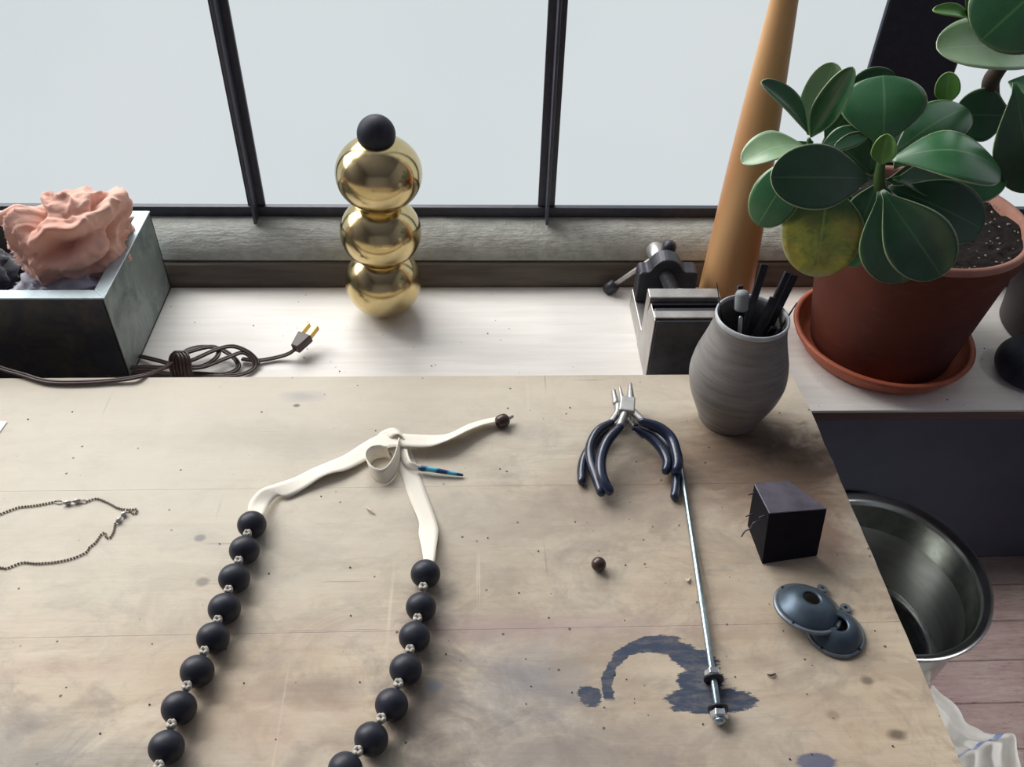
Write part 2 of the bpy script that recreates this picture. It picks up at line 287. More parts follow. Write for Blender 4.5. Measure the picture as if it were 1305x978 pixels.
M['plug_brass'] = simple('brass_prong', (.55, .36, .12), (.4, .25, .09), .3, 1, 90, .1)
M['chain'] = simple('silver_ball_chain', (.42, .38, .32), (.25, .22, .18), .35, .8, 300, .1)
M['paper'] = simple('white_paper', (.86, .87, .88), (.84, .85, .86), .8, 0, 30, 0)
M['wall'] = simple('dim_plaster_wall', (.15, .15, .18), (.12, .12, .15), .9, 0, 12, .2)
M['wall_dark'] = simple('charcoal_wall', (.05, .05, .07), (.04, .04, .057), .85, 0, 12, .3)
M['crumb'] = simple('wood_crumb', (.10, .06, .04), (.04, .025, .02), .8, 0, 90, 0)
M['chip'] = simple('pale_shaving', (.72, .62, .5), (.55, .45, .33), .7, 0, 90, 0)

# ------------------------------------------------------------------ mesh helpers
def mkmesh(name, verts, faces, mat, parent=None, smooth=True, uvs=None, origin=None):
    if parent is not None: off = Vector(parent['_loc'])
    elif origin is not None: off = Vector(origin)
    else:
        xs = [v[0] for v in verts]; ys = [v[1] for v in verts]; zs = [v[2] for v in verts]
        off = Vector(((min(xs)+max(xs))/2, (min(ys)+max(ys))/2, min(zs)))
    me = bpy.data.meshes.new(name)
    me.from_pydata([tuple(Vector(v)-off) for v in verts], [], faces); me.materials.append(M[mat] if isinstance(mat, str) else mat)
    if smooth:
        for p in me.polygons: p.use_smooth = True
    if uvs:
        ul = me.uv_layers.new(name='UVMap')
        for lp in me.loops: ul.data[lp.index].uv = uvs[lp.vertex_index]
    me.update()
    o = bpy.data.objects.new(name, me); COL.objects.link(o)
    if parent is not None:
        o.parent = parent
        if parent.type == 'MESH': o.location = (0, 0, 0)
    else: o.location = off
    o['_loc'] = tuple(off)
    return o
def tag(o, label=None, cat=None, group=None, kind=None):
    if label: o['label'] = label
    if cat: o['category'] = cat
    if group: o['group'] = group
    if kind: o['kind'] = kind
    return o
def empty(name, loc, label=None, cat=None, group=None, kind=None):
    o = bpy.data.objects.new(name, None); COL.objects.link(o); o.location = loc; o.empty_display_size = .02
    o['_loc'] = tuple(loc); return tag(o, label, cat, group, kind)
class G:                                  # geometry collector
    def __init__(s): s.v = []; s.f = []; s.uv = []
    def add(s, v, f, uv=None):
        k = len(s.v); s.v += [Vector(x) for x in v]; s.f += [[i+k for i in q] for q in f]
        s.uv += uv or [(0, 0)]*len(v); return s
    def mk(s, name, mat, parent=None, smooth=True, uv=False, **k): return mkmesh(name, s.v, s.f, mat, parent, smooth, s.uv if uv else None, **k)
def bevel(o, w=.001, seg=2):
    b = o.modifiers.new('bevel', 'BEVEL'); b.width = w; b.segments = seg; b.limit_method = 'ANGLE'; b.angle_limit = .6
    for p in o.data.polygons: p.use_smooth = False
    return o
def solid(o, t, off=-1):
    b = o.modifiers.new('thickness', 'SOLIDIFY'); b.thickness = t; b.offset = off; return o
def boxg(g, x0, x1, y0, y1, z0, z1):
    v = [(x, y, z) for z in (z0, z1) for y in (y0, y1) for x in (x0, x1)]
    return g.add(v, [(0, 2, 3, 1), (4, 5, 7, 6), (0, 1, 5, 4), (2, 6, 7, 3), (0, 4, 6, 2), (1, 3, 7, 5)])
def box(name, x0, x1, y0, y1, z0, z1, mat, parent=None, bev=.001, **k):
    o = boxg(G(), x0, x1, y0, y1, z0, z1).mk(name, mat, parent, False, **k)
    if bev: bevel(o, bev)
    return o
def hexa(name, bot, top, mat, parent=None, bev=.001):   # bot, top: 4 points each, counter-clockwise from above
    v = list(bot)+list(top)
    o = mkmesh(name, v, [(3, 2, 1, 0), (4, 5, 6, 7), (0, 1, 5, 4), (1, 2, 6, 5), (2, 3, 7, 6), (3, 0, 4, 7)], mat, parent, False)
    if bev: bevel(o, bev)
    return o
def lathe(prof, c=(0, 0, 0), seg=64, axis=None, g=None):
    g = g or G(); c = Vector(c); q = Matrix.Identity(3)
    if axis is not None: q = Vector(axis).to_track_quat('Z', 'Y').to_matrix()
    v = []; f = []; n = len(prof)
    for i in range(seg):
        a = 2*math.pi*i/seg
        for r, z in prof: v.append(c+q@Vector((r*math.cos(a), r*math.sin(a), z)))
    for i in range(seg):
        j = (i+1) % seg
        for k in range(n-1): f.append((i*n+k, j*n+k, j*n+k+1, i*n+k+1))
    if prof[0][0] > 1e-6: f.append([i*n for i in range(seg)][::-1]) if prof[0][0] < 0 else None
    f = [x for x in f if x]
    return g.add(v, f)
def smoothpts(pts, k=6):
    n = len(pts[0]); out = []
    P_ = [list(p) for p in pts]; P_ = [[2*P_[0][j]-P_[1][j] for j in range(n)]]+P_+[[2*P_[-1][j]-P_[-2][j] for j in range(n)]]
    for i in range(1, len(P_)-2):
        a, b, c, d = P_[i-1:i+3]
        for s in range(k):
            t = s/k
            out.append([.5*(2*b[j]+(c[j]-a[j])*t+(2*a[j]-5*b[j]+4*c[j]-d[j])*t*t+(3*b[j]-a[j]-3*c[j]+d[j])*t**3) for j in range(n)])
    out.append(P_[-2]); return out
def tube(pts, rad, seg=12, k=6, g=None, caps=True, flat=1.0, off=None, nrm=None):
    g = g or G()
    if isinstance(rad, (int, float)): rad = [rad]*len(pts)
    q = [[*Vector(p), r] for p, r in zip(pts, rad)]
    if k > 1: q = smoothpts(q, k)
    C = [Vector(p[:3]) for p in q]; Rr = [max(p[3], 1e-5) for p in q]; n = len(C)
    T = [(C[min(i+1, n-1)]-C[max(i-1, 0)]).normalized() for i in range(n)]
    u = (Vector(nrm) if nrm else Vector((0, 0, 1)))
    if abs(u.dot(T[0])) > .95: u = Vector((1, 0, 0))
    rings = []
    for i in range(n):
        if nrm: u = Vector(nrm)
        u = (u-T[i]*u.dot(T[i])).normalized(); w = T[i].cross(u)
        c = C[i] + (w*off if off else Vector())
        rings.append((c, T[i], u, w, Rr[i]))
    if caps:
        c, t, u, w, r = rings[0]; pre = [(c-t*r*.9, t, u, w, r*.35), (c-t*r*.6, t, u, w, r*.75)]
        c, t, u, w, r = rings[-1]; post = [(c+t*r*.6, t, u, w, r*.75), (c+t*r*.9, t, u, w, r*.35)]
        rings = pre+rings+post
    v = []; f = []
    for c, t, u, w, r in rings:
        for a in range(seg):
            an = 2*math.pi*a/seg; v.append(c+u*(r*flat*math.sin(an))+w*(r*math.cos(an)))
    m_ = len(rings)
    for i in range(m_-1):
        for a in range(seg):
            b = (a+1) % seg; f.append((i*seg+a, i*seg+b, (i+1)*seg+b, (i+1)*seg+a))
    f.append(list(range(seg))[::-1]); f.append([(m_-1)*seg+a for a in range(seg)])
    return g.add(v, f)
def ball(c, r, sz=1.0, seg=32, rings=18, g=None, axis=None):
    return lathe([(r*math.sin(math.pi*i/rings)+1e-7, -r*sz*math.cos(math.pi*i/rings)) for i in range(rings+1)], c, seg, axis, g)
def gridmesh(rows, g=None, closeu=False):      # rows of points
    g = g or G(); n = len(rows[0]); m_ = len(rows); v = []; uv = []; f = []
    for i, r in enumerate(rows):
        for j, p in enumerate(r): v.append(p); uv.append((j/(n-1), i/(m_-1)))
    for i in range(m_-1):
        for j in range(n-1): f.append((i*n+j, i*n+j+1, (i+1)*n+j+1, (i+1)*n+j))
    return g.add(v, f, uv)

# ================================================================== SETTING
fl = mkmesh('floor', [(-2.2, -3, -.03), (2.2, -3, -.03), (2.2, 1.0, -.03), (-2.2, 1.0, -.03)], [(0, 1, 2, 3)], 'gap', None, False, origin=(0, 0, -.03)); tag(fl, kind='structure')
y = -.9025
while y < .97:
    y1 = min(y+.0755, .972)
    # board ends staggered along the row
    xb = [-2.2, random.uniform(-1.5, -.2), 2.2]
    for a, b in zip(xb, xb[1:]):
        box('floor_board', a+.001, b-.001, y+.0012, y1-.0012, -.028, 0 + random.uniform(-.0008, .0008), 'floor', fl, .0012)
    y += .0755
y = -.9025-.0755*3
while y > -3:
    box('floor_board', -2.2, 2.2, y+.0012-.0755*.0, y+.0755*3-.0012, -.028, 0, 'floor', fl, .0012); y -= .0755*3
tag(box('wall_front', -2.2, 2.2, .972, 1.05, 0, .689, 'wall_dark', None, 0), kind='structure')
tag(box('wall_left', -2.3, -2.2, -3, 1.05, 0, 3, 'wall', None, 0), kind='structure')
tag(box('wall_right', 2.2, 2.3, -3, 1.05, 0, 3, 'wall', None, 0), kind='structure')
tag(box('wall_back', -2.3, 2.3, -3.1, -3, 0, 3, 'wall', None, 0), kind='structure')
tag(box('ceiling', -2.3, 2.3, -3.1, 1.05, 3, 3.1, 'wall', None, 0), kind='structure')
# sill: rough plaster sloping down to a dark ledge
prof = [(.9075, .70), (.9075, .7655), (.905, .7655), (.888, .765), (.876, .762), (.864, .7555), (.855, .747), (.849, .738), (.8485, .7365), (.8545, .7350)]
rows = []
for (y, z) in prof:
    rows.append([])
    for i in range(401):
        x = -2.2+4.4*i/400
        a = .0022*(noise.noise((x*9, y*30, z*30))+.6*noise.noise((x*38, y*90, z*60))) if .85 < y < .9 else 0
        rows[-1].append((x, y+a, z+a*.8))
g = gridmesh(rows); o = g.mk('trim_1', 'sill', None, True, origin=(0, .9, .73)); tag(o, kind='structure')
prof = [(.8545, .7352), (.8475, .7340), (.8450, .7315), (.8448, .7240), (.8430, .7215), (.8428, .7125), (.8420, .7085), (.8420, .690), (1.0, .69)]
rows = []
for (y, z) in prof:
    rows.append([])
    for i in range(401):
        x = -2.2+4.4*i/400; a = .0014*noise.noise((x*14, z*60, 3)) if .71 < z < .735 else 0
        rows[-1].append((x, y+a, z+a*.6))
tag(gridmesh(rows).mk('trim_2', 'sill_wood', None, True, origin=(0, .9, .70)), kind='structure')
# ---- windows: two steel-framed lights and the post between them
tag(box('trim_3', .419, .514, .896, .9035, .7655, 3, 'steel_black', None, .003), kind='structure')
WZ0, WZT, WZ1 = .7655, 1.62, 2.95
def window(name, xs, x0, x1):
    w = empty(name, ((x0+x1)/2, .9, WZ0), kind='structure')
    box('bottom_rail', x0, x1, .8955, .9035, WZ0, WZ0+.0125, 'steel_black', w, .001)
    box('transom_rail', x0, x1, .888, .9035, WZT-.012, WZT+.012, 'steel_black', w, .001)
    box('top_rail', x0, x1, .886, .9035, WZ1, 3, 'steel_black', w, .001)
    ed = [x0]+list(xs)+[x1]
    for x in xs:
        g = G(); boxg(g, x-.0098, x+.0098, .899, .9035, WZ0+.001, WZ1)
        boxg(g, x-.0016, x+.0016, .8785, .9, WZ0-.0005, WZ1)
        bevel(g.mk('mullion', 'steel_black', w, False), .0008)
    for a, b in zip(ed, ed[1:]):
        box('frosted_pane', a-.006, b+.006, .9036, .9066, WZ0+.005, WZT-.002, 'pane', w, 0)
        box('clear_pane', a-.006, b+.006, .9036, .9066, WZT+.002, WZ1+.01, 'clear', w, 0)
window('window_1', [-.2475-.334*k for k in (5, 4, 3, 2, 1, 0)]+[.0868], -2.2, .419)
window('window_2', [.514+.32*k for k in (1, 2, 3, 4, 5)], .514, 2.2)

# ================================================================== FURNITURE
t = empty('work_table', (-.4, .2, 0), 'worn stained wooden work table with blue paint marks on its boards', 'table')
Yb = [-.46, -.325, -.19, -.06, .075, .2135, .3535, .4905, .6310]
random.seed(3)
for i in range(len(Yb)-1):
    y0, y1 = Yb[i]+.0001, Yb[i+1]-.0001
    # back right corner line measured: small nicks along the right edge
    n = 12; top = []; 
    xe = [ .3128 + .0010*noise.noise((yy*40, 1, 2)) - (.004 if i == 7 and k < 0 else 0) for k, yy in enumerate([y0+(y1-y0)*j/n for j in range(n+1)])]
    if i == 7: xe[-1] -= .0045; xe[-2] -= .0035; xe[-3] -= .003; xe[-4] -= .002
    v = []; 
    for z in (TZ-.022, TZ): 
        v += [(-1.1, y0, z)]+[(xe[j], y0+(y1-y0)*j/n, z) for j in range(n+1)]+[(-1.1, y1, z)]
    m_ = n+3; f = [list(range(m_))[::-1], [m_+j for j in range(m_)]]+[(j, (j+1) % m_, m_+(j+1) % m_, m_+j) for j in range(m_)]
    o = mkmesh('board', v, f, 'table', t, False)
    # keep object texture space equal to world for the paint marks
    for vv in o.data.vertices: vv.co += Vector(t['_loc'])
    o.location = -Vector(t['_loc']); 
for (x, y) in ((.26, .58), (-1.05, .58), (.26, -.41), (-1.05, -.41)):
    box('leg', x-.03, x+.03, y-.03, y+.03, 0, TZ-.022, 'table_leg', t, .002)
box('apron', -1.02, .23, .60, .62, TZ-.10, TZ-.0222, 'table_leg', t, .001); box('apron', -1.02, .23, -.44, -.42, TZ-.10, TZ-.0222, 'table_leg', t, .001)
t = empty('window_bench', (0, .74, 0), 'pale plywood bench along the window sill', 'bench')
box('bench_top', -1.4, 1.5, .6272, .8418, BZ-.0035, BZ, 'bench', t, .0008)
box('edge_band', -1.4, 1.5, .6276, .8418, BZ-.0140, BZ-.0036, 'bench_edge', t, .0006)
for x in (-1.35, 1.45): box('leg', x-.03, x+.03, .70, .80, 0, BZ-.0141, 'bench_edge', t, .002)

# ---- zinc planter box with cloths
bx0, bx1, by0, by1, bz1 = -.72, -.3462, .6820, .8400, .8055
t = empty('zinc_box', ((bx0+bx1)/2, .76, BZ), 'grey green zinc box on the bench holding crumpled cloths', 'box')
box('bottom', bx0, bx1, by0, by1, BZ+.0004, BZ+.003, 'zinc_shaded', t, 0)
box('front_panel', bx0+.001, bx1-.001, by0, by0+.002, BZ+.003, bz1-.0016, 'zinc_shaded', t, 0)
box('back_panel', bx0, bx1, by1-.002, by1, BZ+.003, bz1-.0016, 'zinc', t, 0)
box('side_panel', bx1-.002, bx1, by0, by1, BZ+.003, bz1-.0016, 'zinc', t, 0)
box('side_panel', bx0, bx0+.002, by0, by1, BZ+.003, bz1-.0016, 'zinc', t, 0)
rw = .0125
def quadp(name, pts, th, mat, par):
    o = hexa(name, [(x, y, z-th) for x, y, z in pts], pts, mat, par, .0005); return o
z = bz1
quadp('rim_strip', [(bx0, by0-.001, z), (bx1+.0008, by0-.001, z), (bx1-rw, by0+rw, z), (bx0+rw, by0+rw, z)], .0016, 'zinc_rim', t)
quadp('rim_strip', [(bx1+.0008, by0-.001, z), (bx1+.0008, by1, z), (bx1-rw, by1-rw, z), (bx1-rw, by0+rw, z)], .0016, 'zinc_rim', t)
quadp('rim_strip', [(bx1+.0008, by1, z), (bx0, by1, z), (bx0+rw, by1-rw, z), (bx1-rw, by1-rw, z)], .0016, 'zinc_rim', t)
quadp('rim_strip', [(bx0, by1, z), (bx0, by0-.001, z), (bx0+rw, by0+rw, z), (bx0+rw, by1-rw, z)], .0016, 'zinc_rim', t)
def lump(name, c, sc, bumps, amp, fr, mat, seed, sub=6, fold=1.0):
    bm = bmesh.new(); bmesh.ops.create_icosphere(bm, subdivisions=sub, radius=1)
    sd = Vector((seed*7.3, seed*3.1, seed))
    for v in bm.verts:
        d = v.co.normalized(); r = 1.0
        for (bx, by, bz, w, h) in bumps:
            b = Vector((bx, by, bz)).normalized(); r += h*math.exp(-((d-b).length/w)**2)
        q = d*fr+sd; q = q+Vector((noise.noise(q*.9), noise.noise(q*.9+Vector((5, 0, 0))), noise.noise(q*.9+Vector((0, 5, 0)))))*1.1
        rid = 1-abs(noise.noise(q))*2.6; rid2 = 1-abs(noise.noise(q*1.9+sd))*2.4
        r += amp*(fold*max(rid, -.4)**3 if rid > 0 else amp*rid*.5) + amp*.45*(max(rid2, 0)**2-.3)
        p = d*r; v.co = Vector((p.x*sc[0], p.y*sc[1], p.z*sc[2]))+Vector(c)
    vs = [tuple(v.co) for v in bm.verts]; fs = [[v.index for v in f.verts] for f in bm.faces]; bm.free()
    return mkmesh(name, vs, fs, mat)
PINK = PY(100, 304, .764)
def bundle(name, c, sc, bumps, mat, sub=6):
    vw = (CAM-c).normalized(); rt = Vector((0, 0, 1)).cross(vw).normalized(); up2 = vw.cross(rt)
    bm = bmesh.new(); bmesh.ops.create_icosphere(bm, subdivisions=sub, radius=1)
    for v in bm.verts:
        d = v.co.normalized(); q = d*1.6+Vector((3, 8, 1))
        q = q+Vector((noise.noise(q), noise.noise(q+Vector((5, 0, 0))), noise.noise(q+Vector((0, 5, 0)))))*.8
        d2 = (d+Vector((noise.noise(d*2.2), noise.noise(d*2.2+Vector((9, 0, 0))), noise.noise(d*2.2+Vector((0, 9, 0)))))*.16).normalized()
        A_, B_ = d2.dot(rt), d2.dot(up2); rr = 1.0
        if d2.dot(vw) > -.35:
            for (sx, sy, wx, wy, rot, h, ex) in bumps:
                x_, y_ = A_-sx, B_-sy; cr, sr = math.cos(rot), math.sin(rot); x_, y_ = (x_*cr+y_*sr)/wx, (-x_*sr+y_*cr)/wy
                rr += h*math.exp(-(x_*x_+y_*y_)**(ex/2))
        rid = max(0, 1-abs(noise.noise(q*1.1))*3.2); rid2 = max(0, 1-abs(noise.noise(q*2.6))*3)
        rr += .11*rid**2 + .035*rid2**2 - .05 + .03*noise.noise(d*7)
        p = d*rr; v.co = c + rt*(p.dot(rt)*sc[0]) + up2*(p.dot(up2)*sc[1]) + vw*(p.dot(vw)*sc[2])
    vs = [tuple(v.co) for v in bm.verts]; fs = [[v.index for v in f.verts] for f in bm.faces]; bm.free()
    return mkmesh(name, vs, fs, mat)
o = bundle('pink_cloth', PINK, (.058, .048, .040), [
    (-.25, -.06, .38, .16, .12, -.50, 4), (-.20, .17, .52, .10, .10, .16, 2), (-.25, -.42, .42, .17, .0, .14, 3), (-.52, .62, .13, .28, -.5, -.38, 4), (-.78, .60, .13, .38, -.25, .26, 2),
    (.30, .34, .62, .09, .52, .17, 2), (.35, .02, .20, .14, .3, -.16, 3), (.95, -.25, .35, .5, 0, -.30, 2), (.64, .05, .10, .42, -.35, -.36, 3), (.52, .64, .17, .10, .4, -.30, 4), (.82, .48, .16, .34, .2, .28, 2), (-.05, .55, .45, .08, .05, -.10, 2), (.25, -.60, .30, .10, .3, -.25, 3), (-.62, -.30, .10, .5, .0, .14, 2)], 'pink')
tag(o, 'salmon pink plush cloth crumpled on top in the zinc box', 'cloth')
o = lump('navy_cloth', (-.56, .757, .775), (.085, .062, .040), [(.7, -.3, .5, .4, .1)], .15, 1.4, 'navy', 8.1, 5); tag(o, 'dark navy cloth bundled at the left in the zinc box', 'cloth')
o = lump('lavender_cloth', (-.405, .735, .770), (.050, .038, .030), [(.6, -.5, .6, .3, .2)], .2, 1.6, 'lav', 5.2, 5); tag(o, 'lavender grey cloth beneath the pink one in the zinc box', 'cloth')

# ---- brass ball sculpture
pb = P(488.6, 358.5, BZ+.039)
t = empty('stacked_ball_sculpture', (pb.x, pb.y, BZ), 'three stacked brass balls topped by a small black ball', 'sculpture')
zs = [P(488.6, 357.5, .742).z]; 
c1 = pb
c2 = PY(485.2, 295, pb.y-.0005); c3 = PY(482.8, 221, pb.y-.0005); c4 = PY(479.5, 171, pb.y-.001)
def knob(name, c, r, hz, mat, par):
    pr = [((r*math.sin(math.pi*i/40))+1e-7, -hz*math.cos(math.pi*i/40)) for i in range(41)]
    return lathe(pr, c, 96).mk(name, mat, par)
BALL = [(c1, .0415, c1.z-BZ), (c2, .0425, .038), (c3, .0435, .0385)]
for c_, r_, h_ in BALL: knob('brass_ball', c_, r_, h_, 'brass', t)
knob('black_ball', c4, .0187, .0187, 'black_wood', t)

# ---- power cord
def Z1(x, y): return x/3.105, 200+y/3.105
cp = []
def cpt(x, y, z): px, py = Z1(x, y); return P(px, py, z)
b0 = BZ+.0035
seq = [(-60, 800, TZ+.003), (0, 835, TZ+.003), (90, 862, TZ+.003), (190, 890, TZ+.003), (320, 893, TZ+.003), (450, 885, TZ+.003), (540, 872, TZ+.004), (600, 855, b0+.040), (650, 835, b0+.026), (690, 806, b0+.014),
       (740, 766, b0+.010), (800, 752, b0+.008), (870, 760, b0+.006), (930, 800, b0+.003), (940, 838, b0+.001), (880, 862, b0), (780, 858, b0), (700, 862, b0), (600, 850, b0), (520, 850, b0), (440, 845, b0), (410, 812, b0), (450, 784, b0), (540, 788, b0), (620, 805, b0+.003),
       (700, 825, b0+.004), (790, 830, b0+.005), (850, 800, b0+.010), (865, 765, b0+.011), (830, 752, b0+.011), (740, 775, b0+.012), (700, 800, b0+.012), (720, 830, b0+.009), (800, 832, b0+.007), (900, 795, b0+.010), (960, 775, b0+.008), (1000, 800, b0+.004), (1005, 835, b0), (950, 862, b0), (850, 868, b0), (760, 868, b0),
       (660, 868, b0), (540, 862, b0), (455, 868, b0), (430, 855, b0+.003), (480, 838, b0+.006), (560, 832, b0+.007), (660, 832, b0+.008), (760, 805, b0+.012), (850, 765, b0+.014), (920, 750, b0+.012), (980, 772, b0+.008), (1015, 805, b0+.003), (1020, 822, b0+.001)]
pts = [cpt(*s_) for s_ in seq]
t = empty('power_cord', tuple(cpt(700, 850, BZ)), 'brown two-prong power cord knotted into a bundle on the bench', 'cord')
g = G(); tube(pts, .00135, 8, 6, g, nrm=(0, 0, 1), off=.0013); tube(pts, .00135, 8, 6, g, nrm=(0, 0, 1), off=-.0013); g.mk('cable', 'cord', t)
pl = [cpt(960, 800, b0), cpt(1020, 806, b0), cpt(1090, 795, b0), cpt(1140, 780, b0+.003), cpt(1168, 762, b0+.008)]
g = G(); tube(pl, .00135, 8, 6, g, nrm=(0, 0, 1), off=.0013); tube(pl, .00135, 8, 6, g, nrm=(0, 0, 1), off=-.0013); g.mk('cable', 'cord', t)
g = G()
for k in range(3):      # wraps that tie the bundle
    ox = 14*k
    pw = [cpt(690+ox, 868, b0), cpt(678+ox, 830, b0+.012), cpt(680+ox, 792, b0+.020), cpt(700+ox, 775, b0+.022), cpt(716+ox, 800, b0+.020), cpt(722+ox, 840, b0+.012), cpt(728+ox, 872, b0)]
    tube(pw, .0014, 8, 6, g, nrm=(.3, -.5, .8), off=.0012); tube(pw, .0014, 8, 6, g, nrm=(.3, -.5, .8), off=-.0012)
g.mk('wrap', 'cord', t)
a = cpt(1168, 762, b0+.009); b = cpt(1208, 712, b0+.013); d = (b-a).normalized(); sd = d.cross(Vector((0, 0, 1))).normalized(); upv = sd.cross(d)
def obox(name, c, d, s, u, L, w0, w1, h, mat, par, bev=.0008):
    bot = [c-s*w0-u*h, c+s*w0-u*h, c+d*L+s*w1-u*h, c+d*L-s*w1-u*h]; top = [p+u*2*h for p in bot]
    return hexa(name, bot, top, mat, par, bev)
plug = obox('plug', a, d, sd, upv, .020, .0045, .0085, .0052, 'cord', t, .0016)
plug['_loc'] = t['_loc']
for s_ in (-1, 1):
    g = G(); st = a+d*.0195+sd*.0055*s_
    obox('prong', st, d, upv, sd, .0155, .0032, .0030, .0008, 'plug_brass', plug, .0003)

# ---- vise
t = empty('drill_press_vise', (.150, .74, BZ), 'dark iron drill press vise with a ball handled screw on the bench', 'vise')
vx0, vx1 = .1195, .1835
xf0 = P(822, 477, BZ).x
def VX(px, py, z): return P(px, py, z).x
vb = P(802, 390, BZ)          # rear bottom left corner
yr = vb.y; x0r = vb.x; yf = .676; x0f = P(818, 473, BZ).x + .001
wd = .064
def vp(u, y, z, inset=0):      # u 0..1 across; the vise is turned a little
    k = (y-yf)/(yr-yf); x0 = x0f+(x0r-x0f)*k
    return Vector((x0+inset+(wd-2*inset)*u, y, z))
def vbox(name, u0, u1, y0, y1, z0, z1, mat, bev=.001, parent=None, slant=0):
    bot = [vp(u0, y0, z0), vp(u1, y0, z0), vp(u1, y1, z0), vp(u0, y1, z0)]; top = [vp(u0, y0+slant, z1), vp(u1, y0+slant, z1), vp(u1, y1, z1), vp(u0, y1, z1)]
    return hexa(name, bot, top, mat, parent or t, bev)
zj = .784
vbox('base_rail', 0, .34, yf, yr, BZ, BZ+.024, 'iron_lit'); vbox('base_rail', .66, 1, yf, yr, BZ, BZ+.024, 'iron_lit')
vbox('base_web', .34, .66, yf, yf+.05, BZ, BZ+.018, 'iron')
vbox('fixed_jaw', 0.02, 1.16, yf, yf+.024, BZ+.0245, zj-.004, 'iron', .003)
vbox('jaw_plate', 0.0, 1.2, yf+.001, yf+.0125, BZ+.03, zj, 'iron_lit', .0008)
hexa('cheek', [vp(-.01, yf-.002, BZ), vp(.012, yf-.002, BZ), vp(.012, yf+.05, BZ), vp(-.01, yf+.06, BZ)], [vp(-.01, yf-.002, zj-.001), vp(.012, yf-.002, zj-.001), vp(.012, yf+.026, zj-.001), vp(-.01, yf+.026, zj-.001)], 'iron_lit', t, .0008)
vbox('face_plate', .02, 1.18, yf-.0035, yf-.0002, BZ, zj-.002, 'iron', .001)
vbox('sliding_jaw', 0.0, 1.14, yf+.036, yf+.052, BZ+.026, zj-.001, 'iron_lit', .001)
vbox('jaw_liner', .03, 1.12, yf+.030, yf+.0355, BZ+.028, zj-.006, 'tool', .0008)
# rear bracket with a half round screw bearing
yk0, yk1 = yr-.026, yr-.004
sc_ = PY(849, 352, yk0); zscr = sc_.z; xsc = sc_.x
g = G(); outl = []
hl, hr = vp(0, yk0, 0).x, vp(1.02, yk0, 0).x; zb = zscr+.004
outl = [(hl, BZ+.0245), (hr, BZ+.0245), (hr, zb-.003), (hr-.003, zb), (xsc+.020, zb)]
outl += [(xsc+.018*math.cos(a_), zscr+.019*math.sin(a_)+.001) for a_ in [math.pi*(.12+.76*i/14) for i in range(15)]]
outl += [(xsc-.020, zb), (hl+.003, zb), (hl, zb-.003)]
nn = len(outl); v = [(x, yk0, z) for x, z in outl]+[(x+.001, yk1, z) for x, z in outl]
o = mkmesh('rear_bracket', v, [list(range(nn)), [nn+i for i in range(nn)][::-1]]+[(i, nn+i, nn+(i+1) % nn, (i+1) % nn) for i in range(nn)], 'iron', t, False); bevel(o, .0015)
# screw with thread ridges
ys0 = yf+.052; xs1 = xsc+.004
A_ = Vector((xs1+.001, ys0+.004, zscr-.001)); B_ = Vector((xsc, yk0+.002, zscr)); dv = (B_-A_).normalized(); L = (B_-A_).length
pr = []; nth = 14
for i in range(nth):
    z0 = L*i/nth; pr += [(.0056, z0), (.0078, z0+L/nth*.4), (.0078, z0+L/nth*.6), (.0056, z0+L/nth*.98)]
lathe(pr, A_, 32, dv).mk('screw', 'iron', t)
lathe([(0, 0), (.0135, 0), (.0145, .002), (.0145, .010), (.011, .014), (.009, .015)], A_-dv*.005, 32, dv).mk('swivel_collar', 'iron_lit', t)
hd = PY(837, 321, yr+.008)
lathe([(0, -.012), (.009, -.012), (.0098, -.010), (.0098, .008), (.008, .0105), (0, .0105)], (hd.x, hd.y, hd.z-.002), 32, (-.1, 1, .05)).mk('screw_head', 'iron_lit', t)
lathe([(.008, 0), (.0088, .001), (.0088, .006), (.0078, .007)], (xsc-.0015, yk1-.001, zscr+.001), 32, (-.1, 1, .1)).mk('collar', 'iron', t)
ha = PY(853, 315, yr+.006); hb = P(779, 366, BZ+.0085)
hb = Vector((hb.x, min(hb.y, .832), BZ+.0085))
h = tube([ha, hb], .0028, 14, 1).mk('handle_bar', 'iron_lit', t); h['_loc'] = t['_loc']
ball(ha, .0078).mk('handle_knob', 'iron', h); lathe([(0, -.008), (.006, -.008), (.0075, -.004), (.0075, .004), (.006, .008), (0, .008)], hb, 24, (hb-ha).normalized()).mk('handle_knob', 'iron', h)

# ---- leaning maple pole
def pole():
    a = PY(917, 392, .822); a.z = BZ+.001
    a2 = P(919, 398, BZ); a = Vector((a2.x, a2.y, BZ+.0005))
    tp = PY(999.5, 0, .842); d = (tp-a).normalized(); L = (tp-a).length
    pr = [(0, 0), (.029, 0), (.0305, .002)]
    for i in range(0, 31):
        s_ = i/30; pr.append((.0305*(1-s_)**1.0+.0128*s_ + .0015*math.sin(math.pi*s_), .004+s_*L))
    pr += [(.0122, L+.05), (.0118, L+.12), (.012, L+.20), (.016, L+.205), (.0175, L+.212), (.016, L+.22), (.0, L+.224)]
    o = lathe(pr, a, 64, d).mk('wooden_bat', 'maple'); return tag(o, 'tapered varnished maple bat leaning upright beside the vise', 'bat')
pole()

